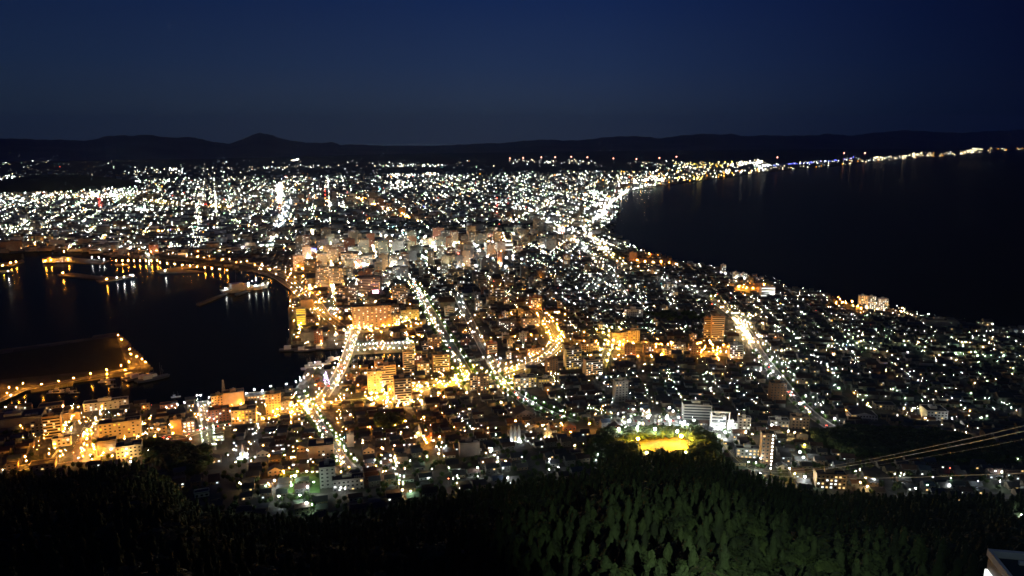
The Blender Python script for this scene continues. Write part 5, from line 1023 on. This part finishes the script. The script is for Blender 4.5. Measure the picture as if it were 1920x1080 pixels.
for x_, y_ in ((956, 297), (981, 296), (1015, 295), (1041, 295), (1071, 294), (1101, 295), (1150, 297), (1193, 298), (1236, 296), (1268, 294), (1457, 295), (1582, 287), (1621, 287)):
    o = mast(x_, y_+9, y_, 'beacon_mast', None, METAL, emis('beacon_red', (1, .30, .22), 16, 'NONE') if 'beacon_red' not in bpy.data.materials else bpy.data.materials['beacon_red'], 5, 'beacon', group='red beacons in a row before the mountains', bigr=math.hypot(*P0(x_, y_+9))*.00062, nl=1); o['label'] = 'far red beacon before the mountains, %s of the row from the left' % ordw([956, 981, 1015, 1041, 1071, 1101, 1150, 1193, 1236, 1268, 1457, 1582, 1621].index(x_))
X, Y, Z = (float(q) for q in P(612, 722)); o = empty('illuminated_tree', (X, Y, Z)); MB().cyl(0, 0, 0, 19, .5, .1, METAL).obj('pole', o); b = MB(); VIO = emis('violet_bulbs', (.45, .3, 1), 9, 'NONE')
for i in range(60):
    t = i/60; a = i*2.4; rr = 4.2*(1-t)+.3; b.ball((rr*math.cos(a), rr*math.sin(a), 2+17*t), .28, VIO, 3, 4)
b.obj('bulb', o); tag(o, 'violet lit tree shaped lamp cone beside the red brick warehouses', 'light tree'); LMK.append(('the violet lamp cone', 612, 712))
# brick warehouses by the canal (row of gabled sheds)
for i, (x0, x1, yb, yt) in enumerate([(590, 604, 716, 704), (594, 608, 726, 712), (650, 676, 714, 702), (664, 694, 722, 708), (672, 700, 732, 718)]):
    B(x0, x1, yb, yt, 'brick', 'gable', ['upper brick warehouse left of the violet lamp cone', 'lower brick warehouse left of the violet lamp cone', 'rear long brick warehouse right of the bridge road', 'middle long brick warehouse right of the bridge road', 'front long brick warehouse right of the bridge road'][i], cat='warehouse', name='brick_warehouse', lit=.1, roofm=1, k=1.2)
# lamp column on the pale tower
X, Y, Z = (float(q) for q in P(1444, 876)); o = empty('lamp_column', (X-3, Y-9, Z-2)); H = 38; MB().cyl(0, 0, 0, H, .2, .2, METAL).obj('pole', o)
hm = MB().ball((0, -.5, 0), .62, emis('column_lamp', (.95, 1, .93), 16)).me('lamp')
for i in range(11): child('lamp', hm, o, (0, 0, 2+i*3.4))
tag(o, 'vertical string of eleven white lamps up the pale tower front', 'lights')
# station gantry
X, Y, Z = (float(q) for q in P(1346, 806)); o = empty('gantry', (X, Y-6, Z), R(-6)); b = MB()
for a_ in (-9, 9): b.box(a_-.5, a_+.5, -.5, .5, -1, 21, WALLS[2])
b.box(-10, 10, -.6, .6, 21.003, 22.5, WALLS[1]); b.obj('frame', o); tag(o, 'square white gantry over the flooded ropeway station', 'gantry')
# ------------------------------------------------------------------ ropeway cables
def P3(x_, y_, d):
    u, F, U = raydir(x_, y_); h = math.hypot(float(u), float(F)); return Vector((float(u)/h*d, float(F)/h*d, CAMZ+float(U)/h*d))
def cable(pts, r, label):
    c = bpy.data.curves.new('ropeway_cable', 'CURVE'); c.dimensions = '3D'; s = c.splines.new('NURBS'); s.points.add(len(pts)-1)
    for q, p in zip(s.points, pts): q.co = (*P3(*p), 1)
    s.use_endpoint_u = True; s.order_u = 4; c.bevel_depth = r; c.bevel_resolution = 2; c.materials.append(STEEL); o0 = bpy.data.objects.new('tmp', c); link(o0); dg = bpy.context.evaluated_depsgraph_get(); me = bpy.data.meshes.new_from_object(o0.evaluated_get(dg)); bpy.data.objects.remove(o0)
    me.name = 'ropeway_cable'; o = link(bpy.data.objects.new('ropeway_cable', me)); tag(o, label, 'cable', 'ropeway cables')
cable([(2150, 738, 70), (1920, 800, 95), (1800, 826, 125), (1650, 858, 190), (1560, 874, 260), (1470, 884, 360), (1415, 880, 450), (1375, 858, 520), (1350, 818, 600)], .05, 'upper of the two ropeway cables leaving at the right edge')
cable([(2150, 752, 69), (1920, 810, 94), (1800, 835, 124), (1650, 864, 189), (1560, 879, 259), (1470, 888, 359), (1413, 883, 449), (1373, 860, 519), (1348, 819, 599)], .06, 'second ropeway cable just under the topmost one')
cable([(2150, 770, 68), (1920, 826, 93), (1800, 846, 123), (1650, 872, 188), (1560, 884, 258), (1470, 890, 358), (1410, 885, 448), (1371, 862, 518), (1346, 820, 598)], .018, 'faint thin hauling rope below the two bright cables')
cable([(2150, 878, 80), (1920, 887, 110), (1750, 894, 150), (1600, 898, 210), (1500, 896, 300), (1425, 890, 420), (1380, 870, 510), (1352, 822, 600)], .055, 'lowest ropeway cable running flat above the forest edge')
# ------------------------------------------------------------------ summit station roof corner (lower right)
def summit():
    zr = CAMZ-17; Cn, Dn, En = (Vector((*[float(q) for q in P0(x_, y_, zr)], zr)) for x_, y_ in ((1855, 1030), (1895, 1080), (1926, 1036)))
    e1 = (En-Cn).normalized()*16; e2 = (Dn-Cn).normalized()*14; o = empty('summit_station', (Cn.x, Cn.y, zr-14)); base = Vector((Cn.x, Cn.y, zr-14))
    def prism(p, a, b_, z0, z1, m, nm):
        q = [p, p+a, p+a+b_, p+b_]; V = [tuple(Vector((v.x, v.y, z))-base) for z in (z0, z1) for v in q]; F = BOXF if a.cross(b_).z > 0 else [tuple(reversed(f)) for f in BOXF]; return MB().add(V, F, m).obj(nm, o)
    PANEL = mat('brown_panel', (.075, .060, .055), .6, noise=.12, scale=.6); ALU = mat('aluminium_trim', (.40, .48, .48), .6, noise=.15, scale=2.0); DK = mat('dark_louvre', (.022, .04, .042), .6, noise=.2, scale=.8)
    n1, n2 = e1.normalized(), e2.normalized(); i_ = n1*.5+n2*.5
    prism(Cn+n1*.003, e1, e2, zr-14, zr-.31, PANEL, 'wall'); prism(Cn+i_*.6, e1*.98-n1*.7, e2*.98-n2*.7, zr-.305, zr-.20, DK, 'roof')
    prism(Cn-n1*.05-n2*.05, e1, n2*.16, zr-.306, zr, ALU, 'parapet'); prism(Cn-n1*.05+n2*.115, n1*.14, e2, zr-.306, zr, ALU, 'parapet')
    for k in range(26): prism(Cn+n2*(.62+k*.44)+n1*(.85+.12*k), e1*.8, n2*.13, zr-.19, zr-.04, ALU if k % 2 == 0 else DK, 'louvre')
    pn = mat('pane_frame', (.1, .1, .1), .5)
    for k in range(3): prism(Cn+n2*(.12+k*2.2)-n1*.02, n2*2.0, n1*-.10, zr-5, zr-.85, PM['white'], 'window')
    tag(o, 'corner of a brown walled station with louvred roof and white lit window', 'building')
    # its floodlight shines down on the slope below
    fl = empty('floodlight', (26, 6, CAMZ-2)); MB().cyl(0, 0, -6, 0, .08, .08, METAL).box(-.3, .3, -.2, .2, 0, .4, METAL).obj('lamp_head', fl); tag(fl, 'floodlight of the summit station aimed at the trees below', 'floodlight')
    L = bpy.data.lights.new('floodlight_beam', 'SPOT'); L.energy = FOREST_W; L.spot_size = R(36); L.spot_blend = 1.0; L.color = (.88, 1, .70); L.shadow_soft_size = .4; lo = bpy.data.objects.new('floodlight_beam', L); link(lo); lo.location = (26, 6, CAMZ-1.5); 
    tgt = P3(1320, 962, 270); lo.rotation_euler = (tgt-lo.location).to_track_quat('-Z', 'Y').to_euler(); lo.parent = fl; lo.matrix_parent_inverse = Matrix.Translation(fl.location).inverted()
    # added unseen fill lamp with made-up pole, brightens the roof and the ropes
    L2 = bpy.data.lights.new('roof_fill_lamp', 'POINT'); L2.energy = FILL_W; L2.color = (.9, 1, .97); L2.shadow_soft_size = .5; l2 = bpy.data.objects.new('roof_fill_lamp', L2); link(l2); l2.location = (6, 2, CAMZ+3); t2 = empty('roof_fill_lamp', (6, 2, CAMZ+3)); MB().cyl(0, 0, -6, -.6, .06, .06, METAL).obj('pole', t2); l2.parent = t2; l2.matrix_parent_inverse = Matrix.Translation(t2.location).inverted(); tag(t2, 'added fill lamp beside the viewpoint brightening roof and ropes', 'lamp')
FOREST_W = 1.35e6; FILL_W = 2600
summit()
def haze():
    s = 54000; o = MB().box(-s, s, -s, s, -6, 1800, GLASS).obj('haze'); o.data.materials.clear()
    m = bpy.data.materials.new('haze_air'); m.use_nodes = True; t = m.node_tree; t.nodes.clear(); mo = N(t, 'ShaderNodeOutputMaterial'); v = N(t, 'ShaderNodeVolumePrincipled')
    v.inputs['Color'].default_value = (.42, .66, 1, 1); v.inputs['Density'].default_value = HAZE; t.links.new(v.outputs[0], mo.inputs['Volume']); o.data.materials.append(m); tag(o, kind='stuff')
HAZE = 1.6e-5
if HAZE: haze()
finish_labels()
print('objects', len(sc.objects))
